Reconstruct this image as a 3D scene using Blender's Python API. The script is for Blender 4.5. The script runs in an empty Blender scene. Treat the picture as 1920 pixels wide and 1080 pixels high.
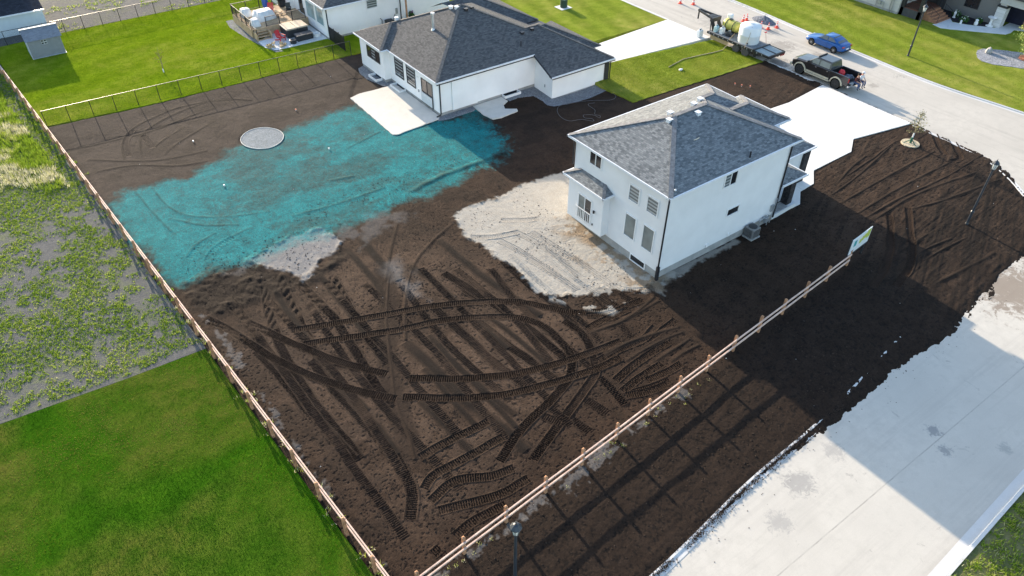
import bpy, bmesh, math, random
import numpy as np
from mathutils import Vector, Matrix
R = math.radians
PI = math.pi
random.seed(7)
rng = np.random.default_rng(11)
S = bpy.context.scene
C = S.collection

# ------------------------------------------------------------------ camera, sky, sun, exposure
# World axes follow the street grid: +X runs from the back yards to the front street, +Y along that street. Metres.
CAM_H, PITCH, ROLL, YAW = 30.4, R(40.244), R(0.488), R(36.31)
def grid_dir(a, b, z):
    return Vector((a*math.cos(YAW)+b*math.sin(YAW), -a*math.sin(YAW)+b*math.cos(YAW), z))
right = grid_dir(1, 0, 0)
up = grid_dir(0, math.sin(PITCH), math.cos(PITCH))
fwd = grid_dir(0, math.cos(PITCH), -math.sin(PITCH))
cx = right*math.cos(ROLL)+up*math.sin(ROLL)
cy = up*math.cos(ROLL)-right*math.sin(ROLL)
cz = -fwd
cam_data = bpy.data.cameras.new('camera')
cam = bpy.data.objects.new('camera', cam_data)
C.objects.link(cam)
cam.matrix_world = Matrix(((cx.x, cy.x, cz.x, 0), (cx.y, cy.y, cz.y, 0), (cx.z, cy.z, cz.z, CAM_H), (0, 0, 0, 1)))
cam_data.sensor_width = 36
cam_data.lens = 26.25
cam_data.clip_end = 3000
S.camera = cam

SUN_EL, SUN_AZ = R(15.6), R(86.6)          # azimuth measured from +X towards +Y
world = bpy.data.worlds.new('World')
S.world = world
world.use_nodes = True
wn = world.node_tree.nodes
wl = world.node_tree.links
sky = wn.new('ShaderNodeTexSky')
sky.sky_type = 'NISHITA'
sky.sun_disc = False
sky.sun_elevation = SUN_EL
sky.sun_rotation = PI/2-SUN_AZ
sky.air_density = 1.0
sky.dust_density = 1.0
sky.ozone_density = 1.0
wl.new(sky.outputs[0], wn['Background'].inputs[0])
wn['Background'].inputs[1].default_value = 0.15

sun_data = bpy.data.lights.new('sun', 'SUN')
sun_data.energy = 4.0
sun_data.angle = R(0.6)
sun_data.color = (1.0, 0.84, 0.64)
sun = bpy.data.objects.new('sun', sun_data)
C.objects.link(sun)
sd = Vector((math.cos(SUN_AZ)*math.cos(SUN_EL), math.sin(SUN_AZ)*math.cos(SUN_EL), math.sin(SUN_EL)))
sun.rotation_euler = sd.to_track_quat('Z', 'Y').to_euler()
sun.location = (30, 90, 40)

S.view_settings.view_transform = 'Standard'
S.view_settings.look = 'None'
S.view_settings.gamma = 1
S.view_settings.exposure = 1.5
S.render.resolution_x, S.render.resolution_y = 1024, 576

# ------------------------------------------------------------------ materials
MATS = {}
class NT:
    def __init__(self, m):
        self.t = m.node_tree; self.n = self.t.nodes; self.l = self.t.links
    def new(self, k, **kw):
        x = self.n.new(k)
        for a, b in kw.items(): setattr(x, a, b)
        return x
    def link(self, a, b): self.l.new(a, b)
    def noise(self, co, scale, detail=3, rough=.55, dist=0):
        x = self.new('ShaderNodeTexNoise')
        x.inputs['Scale'].default_value = scale; x.inputs['Detail'].default_value = detail
        x.inputs['Roughness'].default_value = rough; x.inputs['Distortion'].default_value = dist
        if co is not None: self.link(co, x.inputs['Vector'])
        return x.outputs['Fac']
    def ramp(self, fac, stops, interp='LINEAR'):
        x = self.new('ShaderNodeValToRGB'); x.color_ramp.interpolation = interp
        e = x.color_ramp.elements
        while len(e) < len(stops): e.new(.5)
        for i, (p, c) in enumerate(stops):
            e[i].position = p; e[i].color = c if len(c) == 4 else (*c, 1)
        self.link(fac, x.inputs[0]); return x.outputs[0]
    def mix(self, fac, a, b, mode='MIX'):
        x = self.new('ShaderNodeMix', data_type='RGBA', blend_type=mode)
        for sock, v in ((x.inputs[0], fac), (x.inputs[6], a), (x.inputs[7], b)):
            if hasattr(v, 'links') or isinstance(v, bpy.types.NodeSocket): self.link(v, sock)
            elif isinstance(v, (int, float)): sock.default_value = v
            else: sock.default_value = (*v, 1) if len(v) == 3 else v
        return x.outputs[2]
    def math(self, op, a, b=0.0, clamp=False):
        x = self.new('ShaderNodeMath', operation=op, use_clamp=clamp)
        for i, v in enumerate((a, b)):
            if isinstance(v, (int, float)): x.inputs[i].default_value = v
            else: self.link(v, x.inputs[i])
        return x.outputs[0]
    def coord(self, which='Object', scale=None, rot=None):
        o = self.new('ShaderNodeTexCoord').outputs[which]
        if scale or rot:
            m = self.new('ShaderNodeMapping')
            if scale: m.inputs['Scale'].default_value = scale
            if rot: m.inputs['Rotation'].default_value = rot
            self.link(o, m.inputs['Vector']); o = m.outputs[0]
        return o
    def attr(self, name):
        x = self.new('ShaderNodeAttribute'); x.attribute_name = name
        return x.outputs['Fac']
    def bump(self, h, strength=.3, dist=.02):
        x = self.new('ShaderNodeBump'); x.inputs['Strength'].default_value = strength; x.inputs['Distance'].default_value = dist
        self.link(h, x.inputs['Height']); return x.outputs[0]

def new_mat(name, rough=.8, spec=.3, metal=0):
    m = bpy.data.materials.new(name); m.use_nodes = True
    b = m.node_tree.nodes['Principled BSDF']
    b.inputs['Roughness'].default_value = rough
    b.inputs['Specular IOR Level'].default_value = spec
    b.inputs['Metallic'].default_value = metal
    return m, NT(m), b

def plain(name, col, rough=.6, spec=.4, metal=0, var=.12, scale=3.0, bump=0, bscale=40, alpha=1):
    """a base colour with a little uneven tone and, if asked, fine relief"""
    if name in MATS: return MATS[name]
    m, t, b = new_mat(name, rough, spec, metal)
    co = t.coord()
    n = t.noise(co, scale, 4)
    lo = tuple(c*(1-var) for c in col); hi = tuple(min(1, c*(1+var)) for c in col)
    t.link(t.ramp(n, [(.3, lo), (.7, hi)]), b.inputs['Base Color'])
    if bump:
        t.link(t.bump(t.noise(co, bscale, 3), bump, .01), b.inputs['Normal'])
    MATS[name] = m
    return m

def glass_mat(name, col, stripe=None, stripe_scale=5.0, rough=.08):
    if name in MATS: return MATS[name]
    m, t, b = new_mat(name, rough, .6)
    co = t.coord()
    if stripe:
        w = t.new('ShaderNodeTexWave', wave_type='BANDS', bands_direction='Z', wave_profile='SIN')
        w.inputs['Scale'].default_value = stripe_scale; w.inputs['Distortion'].default_value = 0
        t.link(co, w.inputs[0])
        t.link(t.ramp(w.outputs[1], [(.4, col), (.6, stripe)]), b.inputs['Base Color'])
    else:
        t.link(t.ramp(t.noise(co, .8, 2), [(.35, tuple(c*.7 for c in col)), (.7, tuple(c*1.3 for c in col))]), b.inputs['Base Color'])
    b.inputs['Coat Weight'].default_value = .6
    b.inputs['Coat Roughness'].default_value = .04
    MATS[name] = m
    return m

def shingle_mat(name, dark, light):
    m, t, b = new_mat(name, .92, .15)
    uv = t.coord('UV')
    br = t.new('ShaderNodeTexBrick'); br.offset = .37; br.offset_frequency = 2; br.squash = 1
    br.inputs['Scale'].default_value = 1
    br.inputs['Brick Width'].default_value = .25; br.inputs['Row Height'].default_value = .125
    br.inputs['Mortar Size'].default_value = .008; br.inputs['Mortar Smooth'].default_value = .2
    br.inputs['Color1'].default_value = (0, 0, 0, 1); br.inputs['Color2'].default_value = (1, 1, 1, 1)
    br.inputs['Mortar'].default_value = (.1, .1, .1, 1)
    t.link(uv, br.inputs['Vector'])
    big = t.noise(uv, .5, 3)
    mid = t.noise(uv, 3.2, 4, .7)
    fine = t.noise(uv, 40, 2)
    f = t.math('ADD', t.math('MULTIPLY', br.outputs['Color'], .42), t.math('MULTIPLY', mid, .4))
    f = t.math('ADD', f, t.math('MULTIPLY', t.math('SUBTRACT', big, .5), .2))
    col = t.ramp(f, [(.1, dark), (.46, tuple((a+c)/2 for a, c in zip(dark, light))), (.85, light)])
    col = t.mix(t.math('MULTIPLY', fine, .35), col, tuple(c*.5 for c in dark))
    t.link(col, b.inputs['Base Color'])
    h = t.math('ADD', t.math('MULTIPLY', br.outputs['Fac'], -1.0), t.math('MULTIPLY', fine, .5))
    t.link(t.bump(h, .5, .012), b.inputs['Normal'])
    MATS[name] = m
    return m

def lawn_mat(name, cols, dry, scale=1.0, mow=None, dryamt=.6):
    m, t, b = new_mat(name, 1.0, .0)
    co = t.coord()
    big = t.noise(co, .09*scale, 4, .6, .6)
    mid = t.noise(co, .7*scale, 5, .65)
    fine = t.noise(co, 9, 3, .7)
    vfine = t.noise(t.coord(scale=(14, 30, 10)), 1.0, 3, .7)
    f = t.math('ADD', t.math('MULTIPLY', mid, .5), t.math('MULTIPLY', fine, .32))
    f = t.math('ADD', f, t.math('MULTIPLY', vfine, .25))
    col = t.ramp(f, [(.32, cols[0]), (.53, cols[1]), (.76, cols[2])])
    d = t.ramp(big, [(.44, (0, 0, 0)), (.64, (dryamt,)*3)])
    dd = t.math('MULTIPLY', d, t.ramp(mid, [(.35, (.2,)*3), (.65, (1,)*3)]))
    col = t.mix(dd, col, dry)
    if mow:
        w = t.new('ShaderNodeTexWave', wave_type='BANDS', bands_direction='X'); w.inputs['Scale'].default_value = mow[0]
        w.inputs['Distortion'].default_value = 1.2; w.inputs['Detail'].default_value = 2
        t.link(t.coord(rot=(0, 0, mow[1])), w.inputs[0])
        col = t.mix(t.math('MULTIPLY', w.outputs[1], mow[2]), col, tuple(c*.55 for c in cols[0]))
    t.link(col, b.inputs['Base Color'])
    t.link(t.bump(t.math('ADD', fine, vfine), .8, .04), b.inputs['Normal'])
    MATS[name] = m
    return m

def concrete_mat(name, col, stain, amt=.5, joint=None, rough=.85, streak=None, mud=None):
    m, t, b = new_mat(name, rough, .25)
    co = t.coord()
    big = t.noise(co, .16, 5, .62, .3)
    mid = t.noise(co, 1.3, 5, .7)
    fine = t.noise(co, 26, 3, .7)
    base = t.ramp(t.math('ADD', t.math('MULTIPLY', mid, .6), t.math('MULTIPLY', fine, .4)), [(.3, tuple(c*.84 for c in col)), (.7, tuple(min(1, c*1.1) for c in col))])
    s = t.ramp(t.math('ADD', t.math('MULTIPLY', big, .6), t.math('MULTIPLY', mid, .4)), [(.5, (0, 0, 0)), (.74, (amt,)*3)])
    c = t.mix(s, base, stain)
    spots = t.ramp(t.noise(co, .55, 6, .78, .8), [(.63, (0, 0, 0)), (.70, (amt*1.1,)*3)])
    c = t.mix(spots, c, tuple(x*.55 for x in stain))
    if streak:
        st = t.ramp(t.noise(t.coord(scale=streak), 1.0, 5, .7, .2), [(.5, (0, 0, 0)), (.75, (amt*.9,)*3)])
        c = t.mix(st, c, stain)
    if joint:      # (axis, period, offset, half width)
        sp = t.new('ShaderNodeSeparateXYZ'); t.link(co, sp.inputs[0])
        for ax, per, off, hw in joint:
            v = t.math('SUBTRACT', sp.outputs[ax], off)
            v = t.math('ADD', v, t.math('MULTIPLY', t.math('SUBTRACT', mid, .5), .05))
            v = t.math('PINGPONG', v, per/2)
            k = t.math('LESS_THAN', v, hw)
            c = t.mix(t.math('MULTIPLY', k, t.ramp(mid, [(.35, (.1,)*3), (.65, (.5,)*3)])), c, tuple(x*.5 for x in stain))
    for mx, my, mr, mc, ms in (mud or ()):      # dried mud and wet spots with a ragged outline
        vd = t.new('ShaderNodeVectorMath', operation='DISTANCE'); t.link(co, vd.inputs[0]); vd.inputs[1].default_value = (mx, my, 0)
        k = t.math('ADD', t.math('DIVIDE', vd.outputs['Value'], mr), t.math('MULTIPLY', t.math('SUBTRACT', t.noise(co, 2.6/mr**.5, 8, .8, .8), .5), 4.2))
        c = t.mix(t.ramp(k, [(.55, (ms,)*3), (.95, (0, 0, 0))]), c, mc)
    t.link(c, b.inputs['Base Color'])
    t.link(t.bump(fine, .25, .01), b.inputs['Normal'])
    MATS[name] = m
    return m

def gravel_mat(name, lo, hi, scale=14):
    m, t, b = new_mat(name, .95, .15)
    co = t.coord()
    v = t.new('ShaderNodeTexVoronoi'); v.inputs['Scale'].default_value = scale; t.link(co, v.inputs['Vector'])
    n = t.noise(co, 1.2, 4)
    f = t.math('ADD', t.math('MULTIPLY', v.outputs['Color'], .6), t.math('MULTIPLY', n, .5))
    t.link(t.ramp(f, [(.25, lo), (.8, hi)]), b.inputs['Base Color'])
    t.link(t.bump(v.outputs['Distance'], .7, .03), b.inputs['Normal'])
    MATS[name] = m
    return m

stucco = plain('stucco_white', (.74, .745, .75), .9, .15, var=.045, scale=.7, bump=.25, bscale=60)
stucco_b = plain('stucco_warm_white', (.86, .85, .84), .9, .15, var=.04, scale=.7, bump=.25, bscale=60)
found = plain('foundation_concrete', (.32, .32, .31), .9, .2, var=.2, scale=1.4, bump=.3)
white = plain('white_trim', (.78, .78, .78), .45, .4, var=.05)
gutter_white = plain('gutter_metal_white', (.72, .74, .77), .4, .5, var=.06)
black = plain('black_metal', (.012, .013, .018), .45, .5, var=.2)
charcoal = plain('charcoal_metal', (.03, .032, .036), .5, .4, var=.2)
darkstone = plain('dark_stone', (.045, .042, .045), .85, .2, var=.5, scale=6, bump=.5, bscale=14)
shingle_a = shingle_mat('shingle_grey', (.085, .097, .108), (.35, .37, .38))
shingle_b = shingle_mat('shingle_charcoal_brown', (.055, .058, .064), (.2, .2, .198))
shingle_e = shingle_mat('shingle_navy', (.02, .022, .03), (.06, .065, .085))
ridge_a = plain('ridge_cap_grey', (.2, .2, .205), .92, .15, var=.3, scale=5)
ridge_b = plain('ridge_cap_brown', (.14, .135, .13), .92, .15, var=.3, scale=5)
glass_dark = glass_mat('glass_dark', (.022, .025, .03))
glass_grey = glass_mat('glass_with_pale_blind', (.16, .19, .19), rough=.25)
glass_stripe = glass_mat('glass_with_striped_blind', (.10, .115, .12), (.34, .37, .38), 1.35)
glass_stripe_b = glass_mat('glass_with_zebra_blind', (.03, .035, .04), (.3, .32, .33), 1.1)
cedar = plain('treated_wood', (.42, .23, .13), .8, .2, var=.3, scale=4, bump=.3)
cedar_top = plain('rail_wood', (.72, .51, .41), .75, .25, var=.22, scale=3, bump=.3)
decking = plain('deck_wood', (.5, .36, .22), .75, .25, var=.2, scale=3)

# ------------------------------------------------------------------ mesh building
class MB:
    def __init__(self): self.v = []; self.f = []; self.uv = {}
    def face(self, pts):
        i = len(self.v); self.v += [tuple(p) for p in pts]; self.f.append(tuple(range(i, i+len(pts)))); return self
    def box(self, x0, x1, y0, y1, z0, z1):
        i = len(self.v)
        self.v += [(x0, y0, z0), (x1, y0, z0), (x1, y1, z0), (x0, y1, z0), (x0, y0, z1), (x1, y0, z1), (x1, y1, z1), (x0, y1, z1)]
        self.f += [(i, i+3, i+2, i+1), (i+4, i+5, i+6, i+7), (i, i+1, i+5, i+4), (i+1, i+2, i+6, i+5), (i+2, i+3, i+7, i+6), (i+3, i, i+4, i+7)]
        return self
    def bar(self, a, b, w, h, upv=(0, 0, 1)):
        """rectangular bar from a to b: w across, h along up"""
        a = Vector(a); b = Vector(b); d = (b-a).normalized(); u = Vector(upv)
        s = d.cross(u)
        if s.length < 1e-4: s = Vector((1, 0, 0))
        s.normalize(); u = s.cross(d).normalized()
        i = len(self.v)
        for p in (a, b):
            for k, q in ((-1, -1), (1, -1), (1, 1), (-1, 1)):
                self.v.append(tuple(p+s*(k*w/2)+u*(q*h/2)))
        self.f += [(i, i+1, i+2, i+3), (i+7, i+6, i+5, i+4), (i, i+4, i+5, i+1), (i+1, i+5, i+6, i+2), (i+2, i+6, i+7, i+3), (i+3, i+7, i+4, i)]
        return self
    def prism(self, pts, z0, z1):
        n = len(pts); i = len(self.v)
        if sum(pts[k][0]*pts[(k+1) % n][1]-pts[(k+1) % n][0]*pts[k][1] for k in range(n)) < 0: pts = pts[::-1]
        self.v += [(p[0], p[1], z0) for p in pts]+[(p[0], p[1], z1) for p in pts]
        self.f.append(tuple(range(i+n-1, i-1, -1))); self.f.append(tuple(range(i+n, i+2*n)))
        for k in range(n):
            j = (k+1) % n; self.f.append((i+k, i+j, i+n+j, i+n+k))
        return self
    def tube(self, path, r, n=8, cap=True):
        path = [Vector(p) for p in path]; rs = r if isinstance(r, (list, tuple)) else [r]*len(path)
        i0 = len(self.v); prev = None
        for k, p in enumerate(path):
            d = (path[min(k+1, len(path)-1)]-path[max(k-1, 0)]).normalized()
            a = Vector((0, 0, 1)) if abs(d.z) < .9 else Vector((1, 0, 0))
            s = d.cross(a).normalized() if prev is None else (prev-d*prev.dot(d)).normalized()
            prev = s; u = d.cross(s)
            for q in range(n):
                t = 2*PI*q/n; self.v.append(tuple(p+(s*math.cos(t)+u*math.sin(t))*rs[k]))
        for k in range(len(path)-1):
            for q in range(n):
                a = i0+k*n+q; b = i0+k*n+(q+1) % n; self.f.append((a, b, b+n, a+n))
        if cap:
            self.f.append(tuple(range(i0+n-1, i0-1, -1))); e = i0+(len(path)-1)*n; self.f.append(tuple(range(e, e+n)))
        return self
    def lathe(self, prof, n=20, c=(0, 0, 0), axis='z'):
        i0 = len(self.v)
        for r, z in prof:
            for q in range(n):
                t = 2*PI*q/n; a, b = r*math.cos(t), r*math.sin(t)
                p = (a, b, z) if axis == 'z' else ((z, a, b) if axis == 'x' else (b, z, a))
                self.v.append((p[0]+c[0], p[1]+c[1], p[2]+c[2]))
        for k in range(len(prof)-1):
            for q in range(n):
                a = i0+k*n+q; b = i0+k*n+(q+1) % n; self.f.append((a, b, b+n, a+n))
        self.f.append(tuple(range(i0+n-1, i0-1, -1))); e = i0+(len(prof)-1)*n; self.f.append(tuple(range(e, e+n)))
        return self
    def blob(self, c, r, seed=0, rough=.15, nu=10, nv=7, flat=1.0):
        rr = random.Random(seed); i0 = len(self.v)
        rx, ry, rz = r if isinstance(r, (tuple, list)) else (r, r, r)
        for a in range(nv+1):
            ph = PI*a/nv
            for q in range(nu):
                t = 2*PI*q/nu; k = 1+rr.uniform(-rough, rough)
                self.v.append((c[0]+rx*k*math.sin(ph)*math.cos(t), c[1]+ry*k*math.sin(ph)*math.sin(t), c[2]+rz*k*math.cos(ph)))
        for a in range(nv):
            for q in range(nu):
                x = i0+a*nu+q; y = i0+a*nu+(q+1) % nu; self.f.append((x, x+nu, y+nu, y))
        return self
    def build(self, name, mat, parent=None, smooth=False, bevel=0, local=False):
        me = bpy.data.meshes.new(name); me.from_pydata(self.v, [], self.f); me.update()
        if smooth:
            me.polygons.foreach_set('use_smooth', [True]*len(me.polygons))
        o = bpy.data.objects.new(name, me); C.objects.link(o)
        for m in (mat if isinstance(mat, (list, tuple)) else [mat]): me.materials.append(m)
        if bevel:
            b = o.modifiers.new('bevel', 'BEVEL'); b.width = bevel; b.segments = 2; b.limit_method = 'ANGLE'
        if smooth and bevel == 0:
            pass
        if parent is not None:
            o.parent = parent
            if not local: o.matrix_parent_inverse = root_matrix(parent).inverted()
        return o

def root_matrix(p):
    m = Matrix.Translation(p.location) @ p.rotation_euler.to_matrix().to_4x4()
    if p.parent is not None: m = root_matrix(p.parent) @ p.matrix_parent_inverse @ m
    return m
def tag(o, label=None, cat=None, group=None, kind=None):
    for k, v in (('label', label), ('category', cat), ('group', group), ('kind', kind)):
        if v: o[k] = v
    return o
def thing(name, label, cat, loc=(0, 0, 0), rz=0, group=None):
    o = bpy.data.objects.new(name, None); C.objects.link(o)
    o.empty_display_size = .3; o.location = loc; o.rotation_euler = (0, 0, rz)
    return tag(o, label, cat, group)
def copy_tree(o, parent=None):
    c = o.copy(); C.objects.link(c)
    if parent is not None: c.parent = parent
    for ch in [x for x in bpy.data.objects if x.parent == o]: copy_tree(ch, c)
    return c
def struct(o, label=None): return tag(o, label, None, None, 'structure')

def arr_mesh(name, verts, faces, mats, attrs=None, smooth=True, parent=None):
    """mesh straight from numpy arrays; faces is (n,3) or (n,4)"""
    me = bpy.data.meshes.new(name)
    n = len(verts); k = faces.shape[1]; m = len(faces)
    me.vertices.add(n); me.vertices.foreach_set('co', np.asarray(verts, np.float32).ravel())
    me.loops.add(m*k); me.loops.foreach_set('vertex_index', np.asarray(faces, np.int32).ravel())
    me.polygons.add(m); me.polygons.foreach_set('loop_start', np.arange(0, m*k, k, dtype=np.int32))
    me.update(calc_edges=True)
    if smooth: me.polygons.foreach_set('use_smooth', np.ones(m, bool))
    for key, val in (attrs or {}).items():
        a = me.attributes.new(key, 'FLOAT', 'POINT'); a.data.foreach_set('value', np.asarray(val, np.float32))
    for x in (mats if isinstance(mats, (list, tuple)) else [mats]): me.materials.append(x)
    o = bpy.data.objects.new(name, me); C.objects.link(o)
    if parent is not None: o.parent = parent
    return o

# ------------------------------------------------------------------ noise and polygons in numpy
def vnoise(x, y, seed=0):
    ix = np.floor(x); iy = np.floor(y); fx = x-ix; fy = y-iy
    fx = fx*fx*(3-2*fx); fy = fy*fy*(3-2*fy)
    def h(a, b):
        t = np.sin(a*127.1+b*311.7+seed*74.7)*43758.5453
        return t-np.floor(t)
    return (h(ix, iy)*(1-fx)+h(ix+1, iy)*fx)*(1-fy)+(h(ix, iy+1)*(1-fx)+h(ix+1, iy+1)*fx)*fy
def fbm(x, y, octv=4, seed=0, gain=.5):
    s = 0; a = 1; tot = 0
    for k in range(octv):
        s = s+a*vnoise(x*2**k+13.7*k, y*2**k-7.3*k, seed+k); tot += a; a *= gain
    return s/tot
def poly_sd(x, y, poly):
    """signed distance to a polygon, positive inside"""
    x = np.asarray(x, np.float32); y = np.asarray(y, np.float32)
    d = np.full(x.shape, 1e9, np.float32); ins = np.zeros(x.shape, bool); n = len(poly)
    for k in range(n):
        ax, ay = poly[k]; bx, by = poly[(k+1) % n]
        ex, ey = bx-ax, by-ay; L = ex*ex+ey*ey+1e-9
        t = np.clip(((x-ax)*ex+(y-ay)*ey)/L, 0, 1)
        d = np.minimum(d, (x-ax-t*ex)**2+(y-ay-t*ey)**2)
        if abs(ey) > 1e-9:
            c = ((ay > y) != (by > y)) & (x < ex*(y-ay)/ey+ax); ins ^= c
    d = np.sqrt(d)
    return np.where(ins, d, -d)
def sstep(a, b, x):
    t = np.clip((x-a)/(b-a), 0, 1); return t*t*(3-2*t)
def spline(pts, step=.05):
    p = np.array(pts, float)
    if len(p) == 2:
        n = max(2, int(np.hypot(*(p[1]-p[0]))/step)); t = np.linspace(0, 1, n)[:, None]; return p[0]*(1-t)+p[1]*t
    q = np.vstack([2*p[0]-p[1], p, 2*p[-1]-p[-2]]); out = []
    for i in range(1, len(q)-2):
        n = max(2, int(np.hypot(*(q[i+1]-q[i]))/step)); t = np.linspace(0, 1, n, endpoint=False)[:, None]
        a, b, c, d = q[i-1], q[i], q[i+1], q[i+2]
        out.append(.5*(2*b+(c-a)*t+(2*a-5*b+4*c-d)*t*t+(3*b-a-3*c+d)*t**3))
    out.append(p[-1:]); return np.vstack(out)
def rough_edge(pts, amp=.12, step=.35, seed=1, closed=True):
    """subdivide an outline and let it wander a little"""
    out = []; n = len(pts); r = np.random.default_rng(seed)
    for k in range(n if closed else n-1):
        a = np.array(pts[k]); b = np.array(pts[(k+1) % n]); L = np.hypot(*(b-a)); m = max(1, min(60, int(L/step)))
        nn = np.array((-(b-a)[1], (b-a)[0]))/max(L, 1e-6)
        for j in range(m):
            out.append(tuple(a+(b-a)*j/m+(nn*r.uniform(-amp, amp) if j else 0)))
    return out

# ------------------------------------------------------------------ ground sheets, roads, lawns
gm = gravel_mat('far_ground_gravel', (.12, .115, .10), (.27, .26, .23), 5)
g0 = MB().face([(-900, -900, -.5), (1200, -900, -.5), (1200, 1400, -.5), (-900, 1400, -.5)]).build('ground', gm)
struct(g0, 'wide flat ground reaching to the horizon')

road_mat = concrete_mat('street_concrete', (.55, .515, .455), (.36, .335, .3), .5, joint=[(1, 200, 6.6, .03)], streak=(.05, 1.1, 1), mud=[(47.0, 10.6, 3.2, (.2, .15, .11), .75), (52.0, 10.2, 2.6, (.2, .15, .11), .7), (32.3, 7.05, .45, (.24, .24, .24), .8), (31.6, 6.0, .4, (.24, .24, .24), .7), (24.0, 9.1, .9, (.26, .25, .24), .6), (21.5, 8.3, .7, (.28, .27, .26), .5), (27.0, 9.3, .6, (.28, .27, .26), .5), (34.2, 4.3, .4, (.26, .26, .25), .5)])
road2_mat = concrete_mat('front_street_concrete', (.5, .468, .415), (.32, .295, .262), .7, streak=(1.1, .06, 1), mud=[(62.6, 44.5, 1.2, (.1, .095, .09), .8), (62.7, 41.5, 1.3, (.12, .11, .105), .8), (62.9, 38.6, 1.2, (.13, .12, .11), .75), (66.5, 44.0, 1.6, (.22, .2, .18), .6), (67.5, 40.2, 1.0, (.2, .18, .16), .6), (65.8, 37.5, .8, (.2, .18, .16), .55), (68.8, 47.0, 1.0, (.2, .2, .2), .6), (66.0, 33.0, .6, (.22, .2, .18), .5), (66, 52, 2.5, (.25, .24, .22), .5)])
side = [(-30, 8.1), (14.7, 9.75), (22.06, 10.55), (29.3, 11.0), (39.84, 12.45), (45.9, 13.2), (52.3, 13.0), (58.0, 12.6), (64, 10), (64, 3.6), (41, 2.95), (25, 2.38), (-30, .3)]
o = MB().prism(side, -.3, -.03).build('side_street', road_mat); struct(o, 'pale concrete side street')
front = [(62.0, 130), (62.0, 50.2), (62.0, 42.5), (62.15, 35.8), (61.84, 26.6), (61.75, 24.5), (61.6, 22.1), (61.3, 19.7), (60.1, 17.4), (58.6, 15.4), (56.6, 13.2), (54, 12.9), (54, 3), (56, -30), (73, -30), (72.4, 14.5), (71.6, 22.8), (70.85, 29.9), (71.15, 37.5), (71.6, 45.7), (72.3, 54.1), (72.4, 63), (73, 130)]
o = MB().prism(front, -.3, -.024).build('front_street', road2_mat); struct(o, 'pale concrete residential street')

kerb_mat = concrete_mat('kerb_concrete', (.62, .61, .59), (.4, .39, .37), .5)
def kerb(name, path, w, z0, z1, side_sign, label, gutter=.0):
    p = spline(path, .6); m = MB(); d = np.gradient(p, axis=0); nrm = np.stack([-d[:, 1], d[:, 0]], 1); nrm /= np.linalg.norm(nrm, axis=1)[:, None]
    nrm *= side_sign
    prof = [(-gutter, z0+.012), (0, z0+.016), (.05, z1), (w, z1), (w, z0-.2)] if gutter else [(0, z0), (.04, z1), (w, z1), (w, z0-.2)]
    k = len(prof); i0 = 0
    for q in range(len(p)):
        for a, z in prof: m.v.append((p[q, 0]+nrm[q, 0]*a, p[q, 1]+nrm[q, 1]*a, z))
    for q in range(len(p)-1):
        for a in range(k-1): m.f.append((q*k+a, q*k+a+1, (q+1)*k+a+1, (q+1)*k+a))
    o = m.build(name, kerb_mat); struct(o, label); return o
kerb('kerb_far_side', [(72.4, 75), (72.4, 63), (72.3, 54.1), (71.6, 45.7), (71.15, 37.5), (70.85, 29.9), (71.6, 22.8), (72.4, 14.5), (73, 5)], .22, -.024, .09, 1, 'pale kerb along the lawn across the front street', .3)
kerb('kerb_side_street_lawn', [(-5, 1.2), (12, 1.85), (25.06, 2.38), (32.87, 2.68), (41, 2.95), (55, 3.3)], .2, -.03, .1, -1, 'pale kerb on the far side of the side street', .42)
kerb('kerb_corner_lot', [(4, 9.3), (14.6, 9.68), (22.0, 10.45), (29.3, 10.92), (39.84, 12.35)], .16, -.03, .026, 1, 'pale kerb half buried along the verge soil', .24)
kerb('kerb_corner', [(57.6, 14.3), (58.65, 15.5), (60.14, 17.45), (61.31, 19.75), (61.62, 22.1), (61.75, 24.5), (61.84, 26.5)], .16, -.03, .03, 1, 'pale kerb around the rounded corner of the bare lot', .24)
kerb('kerb_front_lawns', [(61.9, 35.9), (62.0, 42.5), (62.02, 49.6)], .2, -.024, .0, 1, 'pale kerb along the front verge', .3)
kerb('kerb_front_lawn_upper', [(62.0, 56), (62.0, 63.4), (62, 80)], .2, -.024, .07, 1, 'pale kerb along the upper front lawn', .3)

bright_lawn = lawn_mat('sunny_lawn', ((.10, .155, .015), (.195, .25, .03), (.31, .34, .055)), (.36, .32, .09), 1.3, dryamt=.6, mow=(.12, .2, .3))
yard_lawn = lawn_mat('back_yard_lawn', ((.075, .14, .006), (.155, .235, .01), (.26, .32, .022)), (.32, .3, .06), 1.3, dryamt=.55, mow=(.1, 1.2, .22))
deep_lawn = lawn_mat('deep_green_lawn', ((.015, .055, .003), (.035, .105, .005), (.075, .16, .01)), (.15, .125, .03), 1.0, dryamt=.9)
drv_mat = concrete_mat('driveway_concrete', (.74, .725, .695), (.55, .535, .51), .45, joint=[(0, 4.2, 45.6, .02), (1, 3.6, 27.1, .02)])
walk_mat = concrete_mat('walk_concrete', (.66, .68, .69), (.5, .51, .52), .3)
beige_mat = concrete_mat('crushed_stone_beige', (.64, .60, .54), (.5, .46, .41), .4)

def slab(name, pts, z0, z1, mat, label, rough=0, seed=1):
    if rough: pts = rough_edge(pts, rough, seed=seed)
    return struct(MB().prism(pts, z0, z1).build(name, mat), label)
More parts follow.
